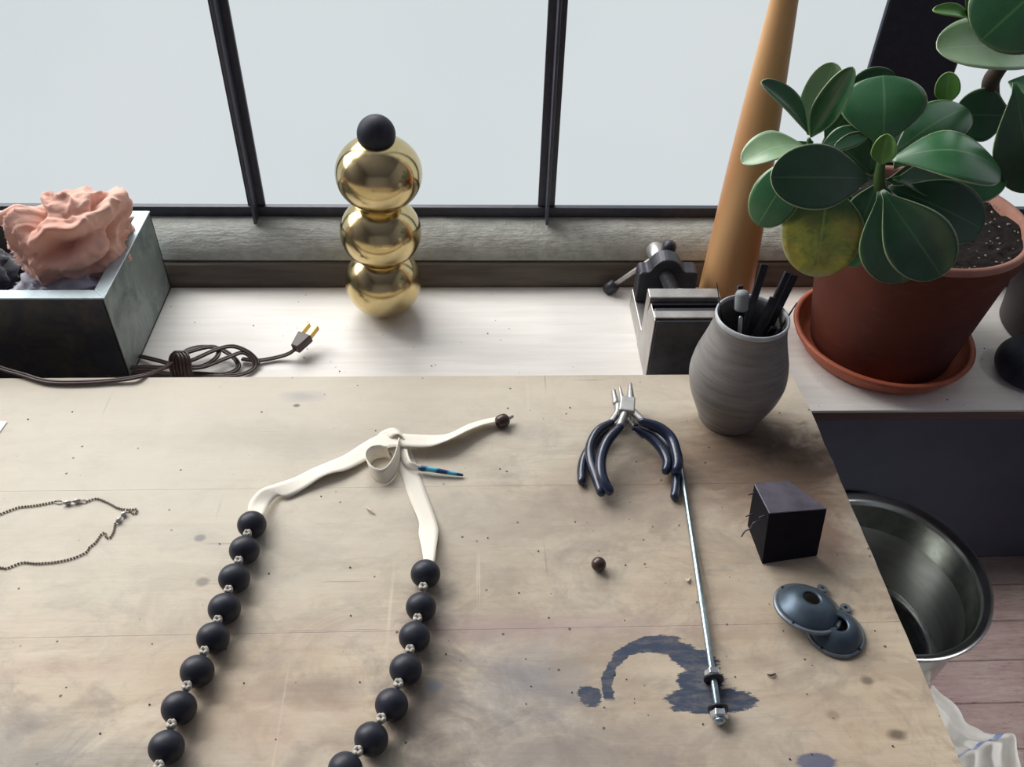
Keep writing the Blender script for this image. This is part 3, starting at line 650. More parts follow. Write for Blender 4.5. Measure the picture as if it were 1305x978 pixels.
# ---- vase and its tools
vb_ = P(926, 531, TZ); VC = Vector((vb_.x, vb_.y, TZ)); vh = PY(962, 402, VC.y).z-TZ
pr = [(0, 0), (.0245, 0), (.0262, .0015), (.0285, .008), (.0335, .020), (.0385, .033), (.0415, .046), (.0420, .056), (.0400, .070), (.0360, .084), (.0325, .097), (.0305, .108), (.0302, vh-.004)]
inn = [(.0283, vh-.003), (.0282, .108), (.030, .097), (.0335, .084), (.0375, .070), (.0395, .056), (.039, .046), (.036, .033), (.031, .020), (.025, .008), (0, .006)]
pr_s = smoothpts([pr[i] for i in range(1, len(pr))], 4)
t = empty('ceramic_vase', VC, 'grey brushed ceramic vase holding tools near the table corner', 'vase')
g = lathe([(0, 0)]+pr_s, VC, 96); v0 = len(g.v)
o = g.mk('body', 'vase', t); lathe(smoothpts(inn[:-1], 3)+[(0, .006)], VC, 96).mk('inner_wall', 'vase', t)
lathe([(.0302, vh-.0045), (.0308, vh-.002), (.0305, vh-.0003), (.0296, vh+.0003), (.0286, vh-.0006), (.0283, vh-.0032)], VC, 96).mk('rim', 'vase_rim', t)
def tool(kind, tip, ytip, rim, zb, label, cat, name, w=.003, th=.0012, r=.0016):
    a = PY(*tip, VC.y+ytip); q = P(*rim, TZ+vh); d = (a-q).normalized(); bot = q-d*((q.z-(TZ+zb))/d.z)
    # stay inside the body
    hv = Vector((bot.x-VC.x, bot.y-VC.y)); 
    lim = .022
    if hv.length > lim:
        hv = hv.normalized()*lim; bot = Vector((VC.x+hv.x, VC.y+hv.y, bot.z))
    root = empty(name, tuple(bot), label, cat); ax = (a-bot).normalized(); L = (a-bot).length
    s = ax.cross(Vector((0, 1, .25))).normalized(); u = s.cross(ax)
    return root, a, bot, ax, L, s, u
def flatfile(tip, ytip, rim, label, w, th, name='hand_file', cat='file', taper=.8, zb=.02):
    root, a, bot, ax, L, s, u = tool('f', tip, ytip, rim, zb, label, cat, name)
    obox('blade', bot+ax*L*.35, ax, s, u, L*.65, w*taper, w, th, 'tool', root, .0004)
    tube([bot, bot+ax*L*.36], w*.7, 10, 1).mk('tang', 'tool', root)
def pick(tip, ytip, rim, label, r, name='needle_pick', zb=.02, hfrac=.6):
    root, a, bot, ax, L, s, u = tool('p', tip, ytip, rim, zb, label, 'pick', name)
    tube([bot, bot+ax*L*hfrac*.6, bot+ax*L*hfrac], [r*2.2, r*2.6, r*1.8], 12, 4).mk('handle', 'tool', root)
    tube([bot+ax*L*hfrac, a], [r*1.2, r*.5], 10, 1).mk('point', 'tool', root)
flatfile((974.5, 337), .014, (955, 398), 'tallest flat black file in the grey vase', .0032, .0012)
flatfile((1004, 347), .012, (978, 402), 'slanted black file with a bright end in the grey vase', .0026, .0016)
flatfile((1012, 350), .016, (992, 392), 'broad black file tilted furthest to the right in the vase', .0036, .0015)
flatfile((985, 379), .004, (972, 404), 'short black file sloping between the longer ones in the vase', .0024, .0012, zb=.03)
flatfile((943.5, 364), .018, (943, 388), 'narrow square file end behind the grey rubber tip', .0022, .0012)
flatfile((973, 415.5), .002, (970, 420), 'stub of black tool just above the near vase rim', .0028, .0014, name='graver', cat='graver', zb=.05)
flatfile((987, 417.5), .002, (983, 422), 'black tool stub beside the right rim of the vase', .0028, .0014, name='graver', cat='graver', zb=.05)
pick((913.5, 361), -.004, (919, 398), 'thin needle pick leaning on the left rim of the vase', .0006)
pick((1015.5, 386), .002, (1004, 406), 'short pointed pick leaning on the right rim of the vase', .0009, hfrac=.78)
root, a, bot, ax, L, s, u = tool('r', (946, 371), .006, (944.5, 402), .02, 'grey rubber tipped polishing tool with a silver shank in the vase', 'polisher', 'rubber_polisher')
tube([bot, bot+ax*L*.8], .0018, 12, 1).mk('shank', 'steel', root)
lathe([(0, L-.017), (.0050, L-.017), (.0056, L-.0155), (.0056, L-.003), (.0045, L-.0006), (0, L)], bot, 24, ax).mk('rubber_tip', 'rubber_grey', root)

# ---- plant one: terracotta pot and saucer
PB = P(1121, 432, BZ+.010); PCX, PCY = PB.x, PB.y
t = empty('terracotta_saucer', (PCX, PCY, BZ), 'orange terracotta saucer under the large plant pot', 'saucer')
lathe([(0, .0), (.078, 0), (.083, .003), (.0925, .017), (.0945, .0215), (.0935, .0232), (.0895, .0232), (.088, .0205), (.080, .0065), (0, .0055)], (PCX, PCY, BZ), 128).mk('dish', 'terra_saucer', t)
PZ = BZ+.0058
RZ = .8605
rc = P(1178, 272, RZ); RCX, RCY = rc.x, rc.y
PCX2, PCY2 = (RCX*.5+PCX*.5), (RCY*.5+PCY*.5)
hh = RZ-PZ
def lean(g, dx, dy, z0, z1):
    for v in g.v:
        k = (v.z-z0)/(z1-z0); v.x += dx*k; v.y += dy*k
    return g
t = empty('terracotta_pot', (PCX, PCY, PZ), 'large terracotta pot with chalky rim standing in the orange saucer', 'pot')
dx, dy = RCX-PCX, RCY-PCY
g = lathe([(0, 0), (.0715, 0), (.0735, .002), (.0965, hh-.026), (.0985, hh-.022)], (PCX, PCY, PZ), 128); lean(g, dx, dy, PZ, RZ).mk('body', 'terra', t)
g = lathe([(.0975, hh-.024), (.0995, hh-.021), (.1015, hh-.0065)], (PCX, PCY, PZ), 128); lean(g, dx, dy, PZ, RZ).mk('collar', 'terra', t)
g = lathe([(.1014, hh-.0068), (.1022, hh-.004), (.1012, hh-.0008), (.0990, hh), (.0962, hh-.0006), (.0945, hh-.003), (.0932, hh-.016), (.0925, hh-.03)], (PCX, PCY, PZ), 128); lean(g, dx, dy, PZ, RZ).mk('lip', 'terra_rim', t)
# soil
def soil(cx_, cy_, r, z, parent, seed):
    rows = []
    for i in range(30):
        rr = r*(i+.01)/29; rows.append([])
        for j in range(97):
            a = 2*math.pi*j/96; x = cx_+rr*math.cos(a); yy = cy_+rr*math.sin(a)
            rows[-1].append((x, yy, z+.004*noise.noise((x*60, yy*60, seed))+.003*noise.noise((x*170, yy*170, seed))))
    return gridmesh(rows).mk('soil', 'soil', parent)
so = soil(RCX, RCY, .0940, RZ-.009, t, 1.5)
g = G(); random.seed(5)
for i in range(190):
    a = random.uniform(0, 6.283); rr = .092*math.sqrt(random.random()); s_ = random.uniform(.0008, .0020)
    c_ = (RCX+rr*math.cos(a), RCY+rr*math.sin(a), RZ-.007+random.uniform(-.001, .001)); lathe([(1e-6, -s_*.6), (s_, 0), (1e-6, s_*.6)], c_, 5, (random.random()-.5, random.random()-.5, 1), g)
so['_loc'] = t['_loc']; o = g.mk('perlite', 'perlite', so); o['kind'] = 'stuff'

# ---- leaves
VIEW = lambda p: (CAM-p).normalized()
def leaf(parent, base, tip, yb, yt, wpx, mat='leaf', k=.35, bend=.12, cup=.25, shape='ob', roll=0, wave=0, name='leaf', side=None):
    B = PY(*base, yb); T_ = PY(*tip, yt); ax = T_-B; L = ax.length; a = ax.normalized()
    mid = (B+T_)/2; vw = VIEW(mid)
    n = (vw*(1-k)+Vector((0, 0, 1))*k) if side is None else Vector(side)
    n = (n-a*n.dot(a)).normalized(); s = a.cross(n).normalized()
    if roll: n, s = n*math.cos(roll)+s*math.sin(roll), s*math.cos(roll)-n*math.sin(roll)
    depth = -(R.transposed()@(mid-CAM)).z; w = wpx*depth/F/2
    # the projected width as seen from the camera
    sv = s-vw*s.dot(vw); w = w/max(sv.length, .45)
    nu, nv = 12, 20; rows = []
    for i in range(nv+1):
        v = 1-(1-i/nv)**1.6
        pk = .60 if shape == 'ob' else .48
        if v > pk: prof_ = math.sqrt(max(0, 1-((v-pk)/(1-pk))**2.1))
        else: prof_ = math.sin(math.pi/2*v/pk)**(1.25 if shape == 'ob' else .95)
        prof_ = max(prof_, .05 if v < .5 else .01)
        row = []
        for j in range(nu+1):
            u = -1+2*j/nu
            c_ = B+a*(v*L)+n*(bend*L*math.sin(math.pi*v)) + s*(u*w*prof_) + n*(cup*w*prof_*(u*u)-cup*w*prof_*.4)
            if wave: c_ += n*(wave*w*math.sin(v*7+u*1.5)*abs(u))
            row.append(c_)
        rows.append(row)
    g = gridmesh(rows)
    g.uv = [(u_, 1-(1-v_)**1.6) for u_, v_ in g.uv]
    o = g.mk(name, mat, parent, True, uv=True); solid(o, .0009, 0); return o
t = empty('rubber_plant', (RCX, RCY, RZ-.013), 'thick leaved green plant with one yellowing leaf in the terracotta pot', 'plant')
C1 = (1121, 235)
S0 = Vector((RCX-.02, RCY-.01, RZ-.02)); y1 = .668; y2 = .715
tube([S0, PY(1140, 262, .69), PY(1122, 240, .672), PY(1122, 214, .668), PY(1126, 196, .668)], [.006, .0055, .0052, .004, .0028], 12).mk('stem', 'stem', t)
tube([S0, PY(1090, 262, .71), PY(1052, 225, .715), PY(1034, 196, .716), PY(1031, 178, .716)], [.006, .005, .0045, .0035, .002], 12).mk('stem', 'stem', t)
lv = [  # base, tip, yb, yt, width px, material, facing-up share, bend, cup, shape
    ((1124, 190), (1125, 97), .690, .728, 103, 'leaf_mid', .55, .10, -.10, 'ob'),
    ((1130, 205), (1275, 218), .665, .650, 66, 'leaf_mid', .75, .16, -.15, 'ob'),
    ((1136, 198), (1232, 138), .695, .730, 62, 'leaf', .5, .10, -.1, 'ob'),
    ((1138, 228), (1283, 222), .675, .690, 74, 'leaf_mid', .35, -.06, .15, 'ob'),
    ((1112, 228), (982, 226), .660, .640, 82, 'leaf', .10, .06, .10, 'ob'),
    ((1124, 242), (1200, 352), .655, .610, 82, 'leaf', .05, .10, .25, 'ob'),
    ((1132, 238), (1252, 292), .680, .655, 74, 'leaf', .25, .08, .1, 'ob'),
    ((1120, 244), (1152, 360), .662, .622, 84, 'leaf', .0, .08, .1, 'ob'),
    ((1056, 232), (1040, 353), .690, .655, 100, 'leaf_yellow', .1, .08, -.05, 'ov'),
    ((1028, 190), (966, 287), .705, .690, 62, 'leaf_mid', .3, .08, -.1, 'ob'),
    ((1028, 188), (946, 208), .712, .690, 44, 'leaf_pale', .85, .15, .2, 'ov'),
    ((1029, 169), (970, 105), .714, .708, 28, 'leaf_mid', .6, .08, .5, 'ov'),
    ((1033, 175), (1087, 86), .712, .700, 36, 'leaf_mid', .3, .05, .45, 'ov'),
    ((1030, 172), (1062, 80), .725, .745, 50, 'leaf_pale', .4, -.08, .3, 'ov'),
    ((1060, 130), (1143, 100), .755, .760, 44, 'leaf', .2, .12, .2, 'ob'),
    ((1046, 188), (1106, 170), .705, .700, 30, 'leaf', .45, .10, .1, 'ov'),
    ((1050, 185), (1092, 128), .730, .735, 44, 'leaf', .3, .06, .1, 'ob'),
    ((1108, 220), (1066, 182), .690, .700, 62, 'leaf', .2, .06, .1, 'ob'),
    ((1113, 244), (1082, 340), .690, .680, 50, 'leaf_mid', .2, .05, .25, 'ob'),
    ((1036, 192), (1068, 262), .722, .715, 60, 'leaf', .3, .05, .1, 'ob'),
    ((1036, 180), (1000, 215), .728, .722, 46, 'leaf', .4, .05, .1, 'ob'),
    ((1123, 210), (1131, 171), .664, .662, 30, 'leaf_young', .1, .06, .5, 'ov'),
    ((1128, 230), (1190, 232), .690, .715, 44, 'leaf', .2, .05, .1, 'ob'),
    ((1112, 222), (1078, 150), .715, .750, 92, 'leaf', .2, .05, .1, 'ob'),
    ((1140, 215), (1172, 168), .70, .735, 60, 'leaf', .2, .05, .1, 'ob'),
    ((1118, 232), (1096, 290), .686, .672, 46, 'leaf_mid', .1, .05, .2, 'ob'),
]
for b_, t_, yb, yt, w_, mt, k_, be, cu, sh in lv:
    o = leaf(t, b_, t_, yb, yt, w_, mt, k_, be, cu, sh)
    if mt == 'leaf_yellow': o['label'] = 'yellowing mottled leaf'
    if mt == 'leaf_young': o['label'] = 'small bright young leaf'

# ---- second pot and plant, black weight
q = P(1330, 385, BZ); DX, DY = q.x, min(q.y, .757)
o = empty('dark_pot', (DX, DY, BZ), 'dark brown plant pot at the right behind the terracotta pot', 'pot')
lathe([(0, 0), (.070, 0), (.072, .002), (.082, .118), (.086, .119), (.087, .135), (.085, .137), (.080, .137), (.077, .12), (.07, .115)], (DX, DY, BZ), 96).mk('body', 'pot_dark', o)
soil(DX, DY, .077, BZ+.122, o, 4.4)
t = empty('tall_rubber_plant', (DX, DY, BZ+.122), 'taller thick leaved plant rising out of frame at the right', 'plant')
tube([Vector((DX, DY, BZ+.11)), PY(1290, 160, .745), PY(1262, 112, .752), PY(1285, 70, .72), PY(1330, -10, .70), PY(1340, -120, .69)], [.0065, .006, .0075, .006, .005, .003], 14).mk('stem', 'stem_brown', t)
tube([PY(1285, 70, .72), PY(1252, 40, .70), PY(1236, 22, .695), PY(1232, -10, .69)], [.004, .003, .002, .0015], 10).mk('stem', 'stem', t)
for b_, t_, yb, yt, w_, mt, k_, be, cu, sh in [
    ((1375, -60), (1250, 52), .60, .60, 122, 'leaf', .1, .05, -.1, 'ob'),
    ((1335, 80), (1194, 62), .70, .68, 72, 'leaf_pale', .55, .10, .15, 'ob'),
    ((1237, 22), (1189, 13), .695, .69, 17, 'leaf_young', .5, .1, .3, 'ov'),
    ((1286, 148), (1216, 146), .735, .74, 66, 'leaf', .1, .05, .1, 'ov'),
    ((1293, 105), (1315, 245), .70, .68, 76, 'leaf', .1, .08, .1, 'ob'),
    ((1206, 134), (1209, 92), .76, .765, 30, 'leaf_young', .1, .04, .2, 'ov'),
    ((1285, 104), (1330, 120), .72, .70, 26, 'leaf_mid', .6, .06, .2, 'ov')]:
    leaf(t, b_, t_, yb, yt, w_, mt, k_, be, cu, sh)
q = P(1309, 478, BZ)
t = empty('black_weight', (q.x, q.y, BZ), 'rounded matt black weight on the bench at the right edge', 'weight')
lathe(smoothpts([(1e-6, 0), (.026, .0), (.0345, .006), (.0370, .016), (.034, .026), (.025, .0335), (.012, .037), (1e-6, .0375)], 5), (q.x, q.y, BZ), 96).mk('body', 'black_wood', t)
lathe([(0, .037), (.006, .037), (.007, .041), (.005, .045), (0, .046)], (q.x, q.y, BZ), 24).mk('knob', 'lid', t)

# ================================================================== THINGS ON THE TABLE
beadsL = [((321, 669), 19.0), ((311.5, 701.5), 20.0), ((298.5, 737.5), 20.8), ((286, 776), 21.8), ((271.6, 813.5), 22.2), ((251.3, 856), 23.2), ((228.2, 902.8), 24.4), ((212.2, 953), 25.0), ((196, 1008), 25.8), ((186, 1066), 26.4)]
beadsR = [((542.3, 731.6), 19.4), ((536.5, 774), 20.0), ((528.2, 812), 20.8), ((517, 853.6), 21.8), ((499, 898.5), 22.6), ((473.2, 942.5), 23.6), ((440, 981.5), 24.6), ((398, 1028), 25.4), ((348, 1072), 26), ((292, 1100), 26.5), ((236, 1100), 26.5)]
t = empty('bead_necklace', tuple(P(380, 800, TZ)), 'chunky black wooden bead necklace tied with a cream ribbon', 'necklace')
def place(bs):
    out = []
    for (px, py), r in bs:
        zc = TZ+.011
        for _ in range(4):
            c_ = P(px, py, zc); depth = -(R.transposed()@(c_-CAM)).z
            off = math.hypot(px-CX, py-CY)/F; rr = r*depth/F/(1+off*off*.35); zc = TZ+rr*.96
        out.append((P(px, py, zc), rr))
    return out
for bs in (beadsL, beadsR):
    pl = place(bs)
    for i, (c_, rr) in enumerate(pl):
        ax = (pl[min(i+1, len(pl)-1)][0]-pl[max(i-1, 0)][0]).normalized()
        pr = [(rr*math.sin(math.pi*k/20)+1e-7, -rr*.94*math.cos(math.pi*k/20)) for k in range(21)]
        pr = [(.0018, -rr*.93)]+[p_ for p_ in pr if p_[0] > .0018]+[(.0018, rr*.93)]
        lathe(pr, c_, 40, ax).mk('bead', 'bead', t)
        if i+1 < len(pl):
            c2, r2 = pl[i+1]; m_ = (c_+c2)/2 + ax*(rr-r2)/2; m_.z += .0042
            g = G(); s_ = .0027
            for kk in range(3):
                a0 = kk*2.1; loop = [m_+Vector((math.cos(a0+q_)*s_*.75, math.sin(a0+q_)*s_*.75, math.sin(q_*2+kk)*s_*.5)) for q_ in [j*1.05 for j in range(7)]]
                tube(loop, .0014, 6, 3, g)
            g.mk('knot', 'string', t)
            tube([c_, c2], .0012, 6, 1).mk('string', 'string', t)
def Z8(x, y): return 290+x/3.154, 490+y/3.154
def ribbon(rows, name, parent, k=5, across=4):
    out = []
    for r in rows:
        a = P(*Z8(r[0], r[1]), TZ+r[2]); b = P(*Z8(r[3], r[4]), TZ+r[5]); out.append([*a, *b])
    out = smoothpts(out, k); g = []
    for r in out:
        a, b = Vector(r[:3]), Vector(r[3:]); g.append([a.lerp(b, j/across) for j in range(across+1)])
    o = gridmesh(g).mk(name, 'ribbon', parent, True, uv=True); solid(o, .0007, 0); return o
ribbon([(95, 545, .010, 138, 548, .010), (82, 508, .012, 148, 520, .013), (90, 470, .013, 172, 480, .006), (130, 425, .011, 205, 450, .003), (190, 402, .006, 240, 455, .002), (270, 375, .0025, 300, 425, .003), (340, 340, .0015, 370, 378, .006), (400, 315, .0015, 418, 357, .007), (470, 285, .002, 478, 345, .005),
        (540, 240, .003, 560, 305, .004), (600, 208, .005, 640, 258, .007), (660, 198, .008, 700, 250, .009), (740, 202, .007, 760, 252, .010), (810, 205, .004, 815, 250, .010), (870, 203, .003, 870, 232, .012), (910, 190, .003, 915, 212, .012), (960, 165, .003, 968, 186, .010), (1020, 145, .003, 1027, 164, .008), (1080, 132, .004, 1085, 152, .006)], 'ribbon', t)
ribbon([(640, 262, .0008, 735, 250, .0008), (672, 300, .0008, 748, 290, .0008), (700, 370, .0008, 772, 358, .0008), (730, 460, .0010, 800, 440, .0010), (768, 550, .002, 842, 560, .003), (768, 600, .004, 846, 605, .006), (780, 660, .008, 838, 662, .010), (788, 710, .012, 832, 710, .012), (795, 735, .011, 826, 735, .011)], 'ribbon', t)
# curled loop standing on its edge beneath the crossing
lp = [(705, 265), (692, 325), (670, 372), (638, 400), (603, 392), (578, 362), (572, 330), (590, 305), (625, 295), (655, 300)]
out = []
for i, (x, yy) in enumerate(lp):
    b_ = P(*Z8(x, yy), TZ+.0007); lean_ = .004
    out.append([*b_, b_.x-.003, b_.y+.004, TZ+.0145-.003*abs(i-4)/6])
out = smoothpts(out, 5); gm = gridmesh([[Vector(r[:3]).lerp(Vector(r[3:]), j/4) for j in range(5)] for r in out])
solid(gm.mk('ribbon_loop', 'ribbon', t, True, uv=True), .0007, 0)
ribbon([(595, 215, .001, 640, 240, .001), (620, 190, .006, 660, 215, .009), (665, 176, .010, 685, 200, .013), (700, 195, .007, 712, 225, .009), (715, 225, .003, 730, 255, .003)], 'ribbon', t)
# twisted tail that ends in the blue wrapped tip
ribbon([(690, 255, .006, 722, 262, .008), (695, 290, .003, 728, 290, .009), (712, 325, .003, 740, 312, .009), (745, 345, .003, 757, 320, .008), (782, 348, .003, 784, 330, .007)], 'ribbon', t)
tp = [P(*Z8(x, y), TZ+z) for x, y, z in ((778, 338, .005), (820, 343, .005), (870, 352, .004), (915, 360, .003), (943, 365, .0022))]
tube(tp, [.0026, .0023, .0020, .0016, .0011], 12).mk('wrapped_tip', 'blue', t)
# end bead of the ribbon
ec = P(*Z8(1105, 147), TZ+.0058); ed = (P(*Z8(1140, 120), TZ+.005)-P(*Z8(1075, 150), TZ+.005)).normalized()
lathe(smoothpts([(.0015, -.0068), (.0052, -.0045), (.0062, 0), (.0050, .0045), (.0015, .0066)], 4), ec, 32, ed).mk('end_bead', 'brown_bead', t)
tube([ec+ed*.005, ec+ed*.0105], [.0022, .0016], 10, 1).mk('knot', 'string', t)

# ---- ball chain with clasps
def Z3(x, y): return x/3.493, 480+y/3.493
def chainp(l): return smoothpts([[*P(*Z3(x, y), TZ+.0009)] for x, y in l], 12)
t = empty('ball_chain', tuple(P(60, 690, TZ)), 'thin silver ball chain lying in a loop on the table', 'chain')
def beadsalong(pts, step, r, g):
    acc = 0; last = Vector(pts[0]); ball(last, r, 1, 8, 6, g)
    for p in pts[1:]:
        p = Vector(p)
        while (p-last).length >= step:
            last = last+(p-last).normalized()*step; ball(last, r, 1, 8, 6, g)
g = G()
beadsalong(chainp([(-150, 665), (-60, 635), (0, 612), (80, 583), (160, 573), (250, 556)]), .00225, .00098, g)
beadsalong(chainp([(385, 556), (430, 543), (480, 562), (530, 587), (580, 592), (605, 590), (608, 603), (595, 612), (575, 596), (560, 592)]), .00225, .00098, g)
beadsalong(chainp([(512, 655), (505, 690), (488, 718), (472, 714), (468, 698), (452, 700), (425, 738), (395, 762), (385, 780), (330, 806), (250, 825), (160, 832), (98, 828), (30, 853), (0, 850), (-80, 845), (-150, 850)]), .00225, .00098, g)
g.mk('chain_balls', 'chain', t)['kind'] = 'stuff'
def clasp(a, b, r, n=2):
    g = G(); A = P(*Z3(*a), TZ+.0022); B = P(*Z3(*b), TZ+.0022); d = B-A
    for i in range(n):
        c_ = A+d*((i+.5)/n); lathe(smoothpts([(.0003, -d.length/n*.5), (r, -d.length/n*.1), (r*.9, d.length/n*.2), (.0003, d.length/n*.5)], 4), c_, 16, d.normalized(), g)
    g.mk('clasp', 'steel', t)
clasp((278, 566), (362, 550), .0019); clasp((516, 652), (562, 600), .0019)
for (a, b) in (((245, 556), (280, 560)), ((362, 554), (388, 556)), ((560, 600), (575, 592))):
    A, B = P(*Z3(*a), TZ+.0008), P(*Z3(*b), TZ+.0008); c_ = (A+B)/2; rr = (A-B).length/2
    d = (B-A).normalized(); s_ = d.cross(Vector((0, 0, 1)))
    tube([c_+d*rr*math.cos(x)+s_*.0018*math.sin(x) for x in [i*math.pi/5 for i in range(11)]], .00045, 6, 3).mk('link', 'steel', t)

# ---- three pliers stacked on each other
def Z6(x, y): return 740+x/5.75, 480+y/5.75
def hpath(l, z0, z1):
    n = len(l); return [P(*Z6(x, y), TZ+z0+(z1-z0)*i/(n-1)) for i, (x, y) in enumerate(l)]
def pliers(label, hl, hr, jaws, joint, z0, z1, rr, neck):
    c_ = P(*Z6(*joint), TZ); t = empty('pliers', tuple(c_), label, 'pliers', 'jewellery pliers stacked on the table')
    for h in (hl, hr):
        p_ = hpath(h[1:], z0, z1); tube(p_, [rr*.75]+[rr]*(len(p_)-2)+[rr*.9], 16, 6, flat=1.15).mk('handle_grip', 'grip', t)
        q_ = [P(*Z6(*joint), TZ+z0), P(*Z6(*h[0]), TZ+z0), p_[0]+(p_[1]-p_[0])*.15]
        tube(q_, [neck*1.1, neck, neck*.9], 12, 6).mk('handle_arm', 'steel', t)
    J = P(*Z6(*joint), TZ+z0)
    for b_, tip, w0, w1 in jaws:
        A = P(*Z6(*b_), TZ+z0); B = P(*Z6(*tip), TZ+z0)
        tube([A, A.lerp(B, .5), B], [w0, (w0+w1)/2, w1], 12, 3).mk('jaw', 'steel', t)
    return t, J
# lowest
pliers('lowest pliers of the stack, only its curved handle ends showing', [(290, 330), (200, 370), (90, 500), (30, 590), (8, 680), (8, 770)], [(410, 330), (500, 370), (620, 500), (672, 640), (700, 740), (688, 880)],
       [((262, 200), (245, 135), .0030, .0018)], (300, 250), .0045, .0042, .0040, .0030)
tt, J = pliers('middle pliers of the stack with wide jaw at the left', [(268, 270), (225, 340), (130, 400), (70, 510), (75, 620), (115, 740), (150, 850)], [(360, 300), (400, 380), (520, 450), (600, 540), (635, 620), (625, 690)],
               [((258, 195), (240, 105), .0032, .0020), ((300, 190), (298, 120), .0024, .0012)], (275, 215), .0140, .0085, .0042, .0032)
tt, J = pliers('top pliers of the stack with slim open jaws and spring', [(315, 290), (290, 370), (200, 470), (152, 590), (150, 700), (175, 780), (210, 838)], [(400, 275), (450, 330), (570, 375), (660, 450), (700, 560), (712, 640), (700, 685)],
               [((305, 180), (285, 75), .0028, .0009), ((365, 180), (363, 55), .0042, .0016)], (340, 215), .0235, .0215 if False else .0120, .0045, .0034)
# box joint: upright steel block
jc = P(*Z6(340, 222), TZ+.0235); d = (P(*Z6(345, 150), TZ+.0235)-P(*Z6(330, 290), TZ+.0235)).normalized(); s_ = d.cross(Vector((0, 0, 1))).normalized(); u_ = Vector((0, 0, 1))
obox('box_joint', jc-d*.0095, d, s_, u_, .019, .0068, .0066, .0046, 'steel', tt, .0012)
tube([P(*Z6(375, 300), TZ+.022), P(*Z6(385, 340), TZ+.020), P(*Z6(425, 352), TZ+.017)], .0007, 8, 3).mk('spring', 'steel', tt)
tube([P(*Z6(368, 335), TZ+.020), P(*Z6(335, 380), TZ+.017), P(*Z6(305, 395), TZ+.016)], .0006, 8, 3).mk('spring', 'steel', tt)
tube([P(*Z6(392, 405), TZ+.013), P(*Z6(452, 455), TZ+.011)], .0007, 8, 1).mk('spring', 'steel', tt)

# ---- steel rod with two nuts
def Z2(x, y): return 700+x/2.893, 640+y/2.893
ra, rb, rn = P(867.5, 590, TZ+.0048), P(*Z2(625, 785), TZ+.0052), P(*Z2(604, 640), TZ+.0052)
t = empty('threaded_rod', tuple(P(890, 750, TZ)), 'long thin steel rod with two nuts beside the pliers', 'rod')
tube([ra, rb], .0023, 14, 1).mk('rod', 'rod', t)
dv = (rb-ra).normalized()
def nut(c_, r, L, rot=0):
    prof_ = [(.002, -L/2), (r*.86, -L/2), (r, -L/2+.0008), (r, L/2-.0008), (r*.86, L/2), (.002, L/2)]
    o = lathe(prof_, c_, 6, dv).mk('nut', 'nut', t, False); bevel(o, .0004); return o
nut(rn-dv*.0012, .0060, .0055); nut(rb+dv*.0002, .0060, .0060)
lathe([(.002, -.0008), (.0068, -.0008), (.0068, .0008), (.002, .0008)], rn+dv*.0028, 32, dv).mk('washer', 'rubber', t)
lathe([(.002, -.0008), (.0068, -.0008), (.0068, .0008), (.002, .0008)], rb-dv*.0042, 32, dv).mk('washer', 'rubber', t)
lathe([(1e-6, .003), (.0035, .003), (.004, .0045), (.0025, .0065), (1e-6, .007)], rb, 24, dv).mk('rod_end', 'rod', t)

# ---- single brown bead
q = P(763, 719.5, TZ+.0055); o = ball(q, .0057).mk('brown_bead', 'brown_bead'); tag(o, 'single small dark brown bead alone in the middle of the table', 'bead')

# ---- iron block
zt = TZ+.048
A, B, C_, D = P(961, 616.5, zt), P(1004, 612, zt), P(1054.7, 648.5, zt), P(980.5, 654.5, zt)
c0 = P(1041.5, 709, TZ); d0 = P(971, 719.5, TZ)
a0 = Vector((A.x+.004, A.y-.002, TZ)); b0_ = Vector((B.x-.001, B.y-.002, TZ)); 
t = empty('iron_block', tuple((c0+d0)/2), 'dark tapered iron block with wires at its side on the table', 'block')
o = hexa('body', [d0, c0, b0_, a0], [D-Vector((0, 0, .0012)), C_-Vector((0, 0, .0012)), B-Vector((0, 0, .0012)), A-Vector((0, 0, .0012))], 'block_shaded', t, .0008)
up_ = Vector((0, 0, .0))
hexa('lit_top', [D-Vector((0, 0, .0011)), C_-Vector((0, 0, .0011)), B-Vector((0, 0, .0011)), A-Vector((0, 0, .0011))], [D+up_, C_+up_, B+up_, A+up_], 'block', t, .0004)  # top of the same block, split off to carry the lit colour
def Z5(x, y): return 940+x/3.622, 590+y/3.622
def faceP(px, py):          # a point on the left side face
    n = (D-A).cross(d0-A).normalized(); v = ray(px, py); s_ = (A-CAM).dot(n)/v.dot(n); return CAM+v*s_
nl = Vector((-1, -.35, 0)).normalized()
for (x0_, y0_, x1_, y1_) in ((125, 245, 100, 248), (75, 140, 58, 128), (62, 240, 42, 243)):
    a = faceP(*Z5(x0_, y0_)); tube([a-nl*.003, a+nl*.0045], .0006, 8, 1).mk('wire_pin', 'block', t)
a = faceP(*Z5(95, 272)); tube([a-nl*.002, a+nl*.004, a+nl*.006+Vector((0, 0, -.006)), a+nl*.010+Vector((0, 0, -.007)), a+nl*.012+Vector((0, 0, -.013))], .0006, 8, 4).mk('bent_wire', 'block', t)

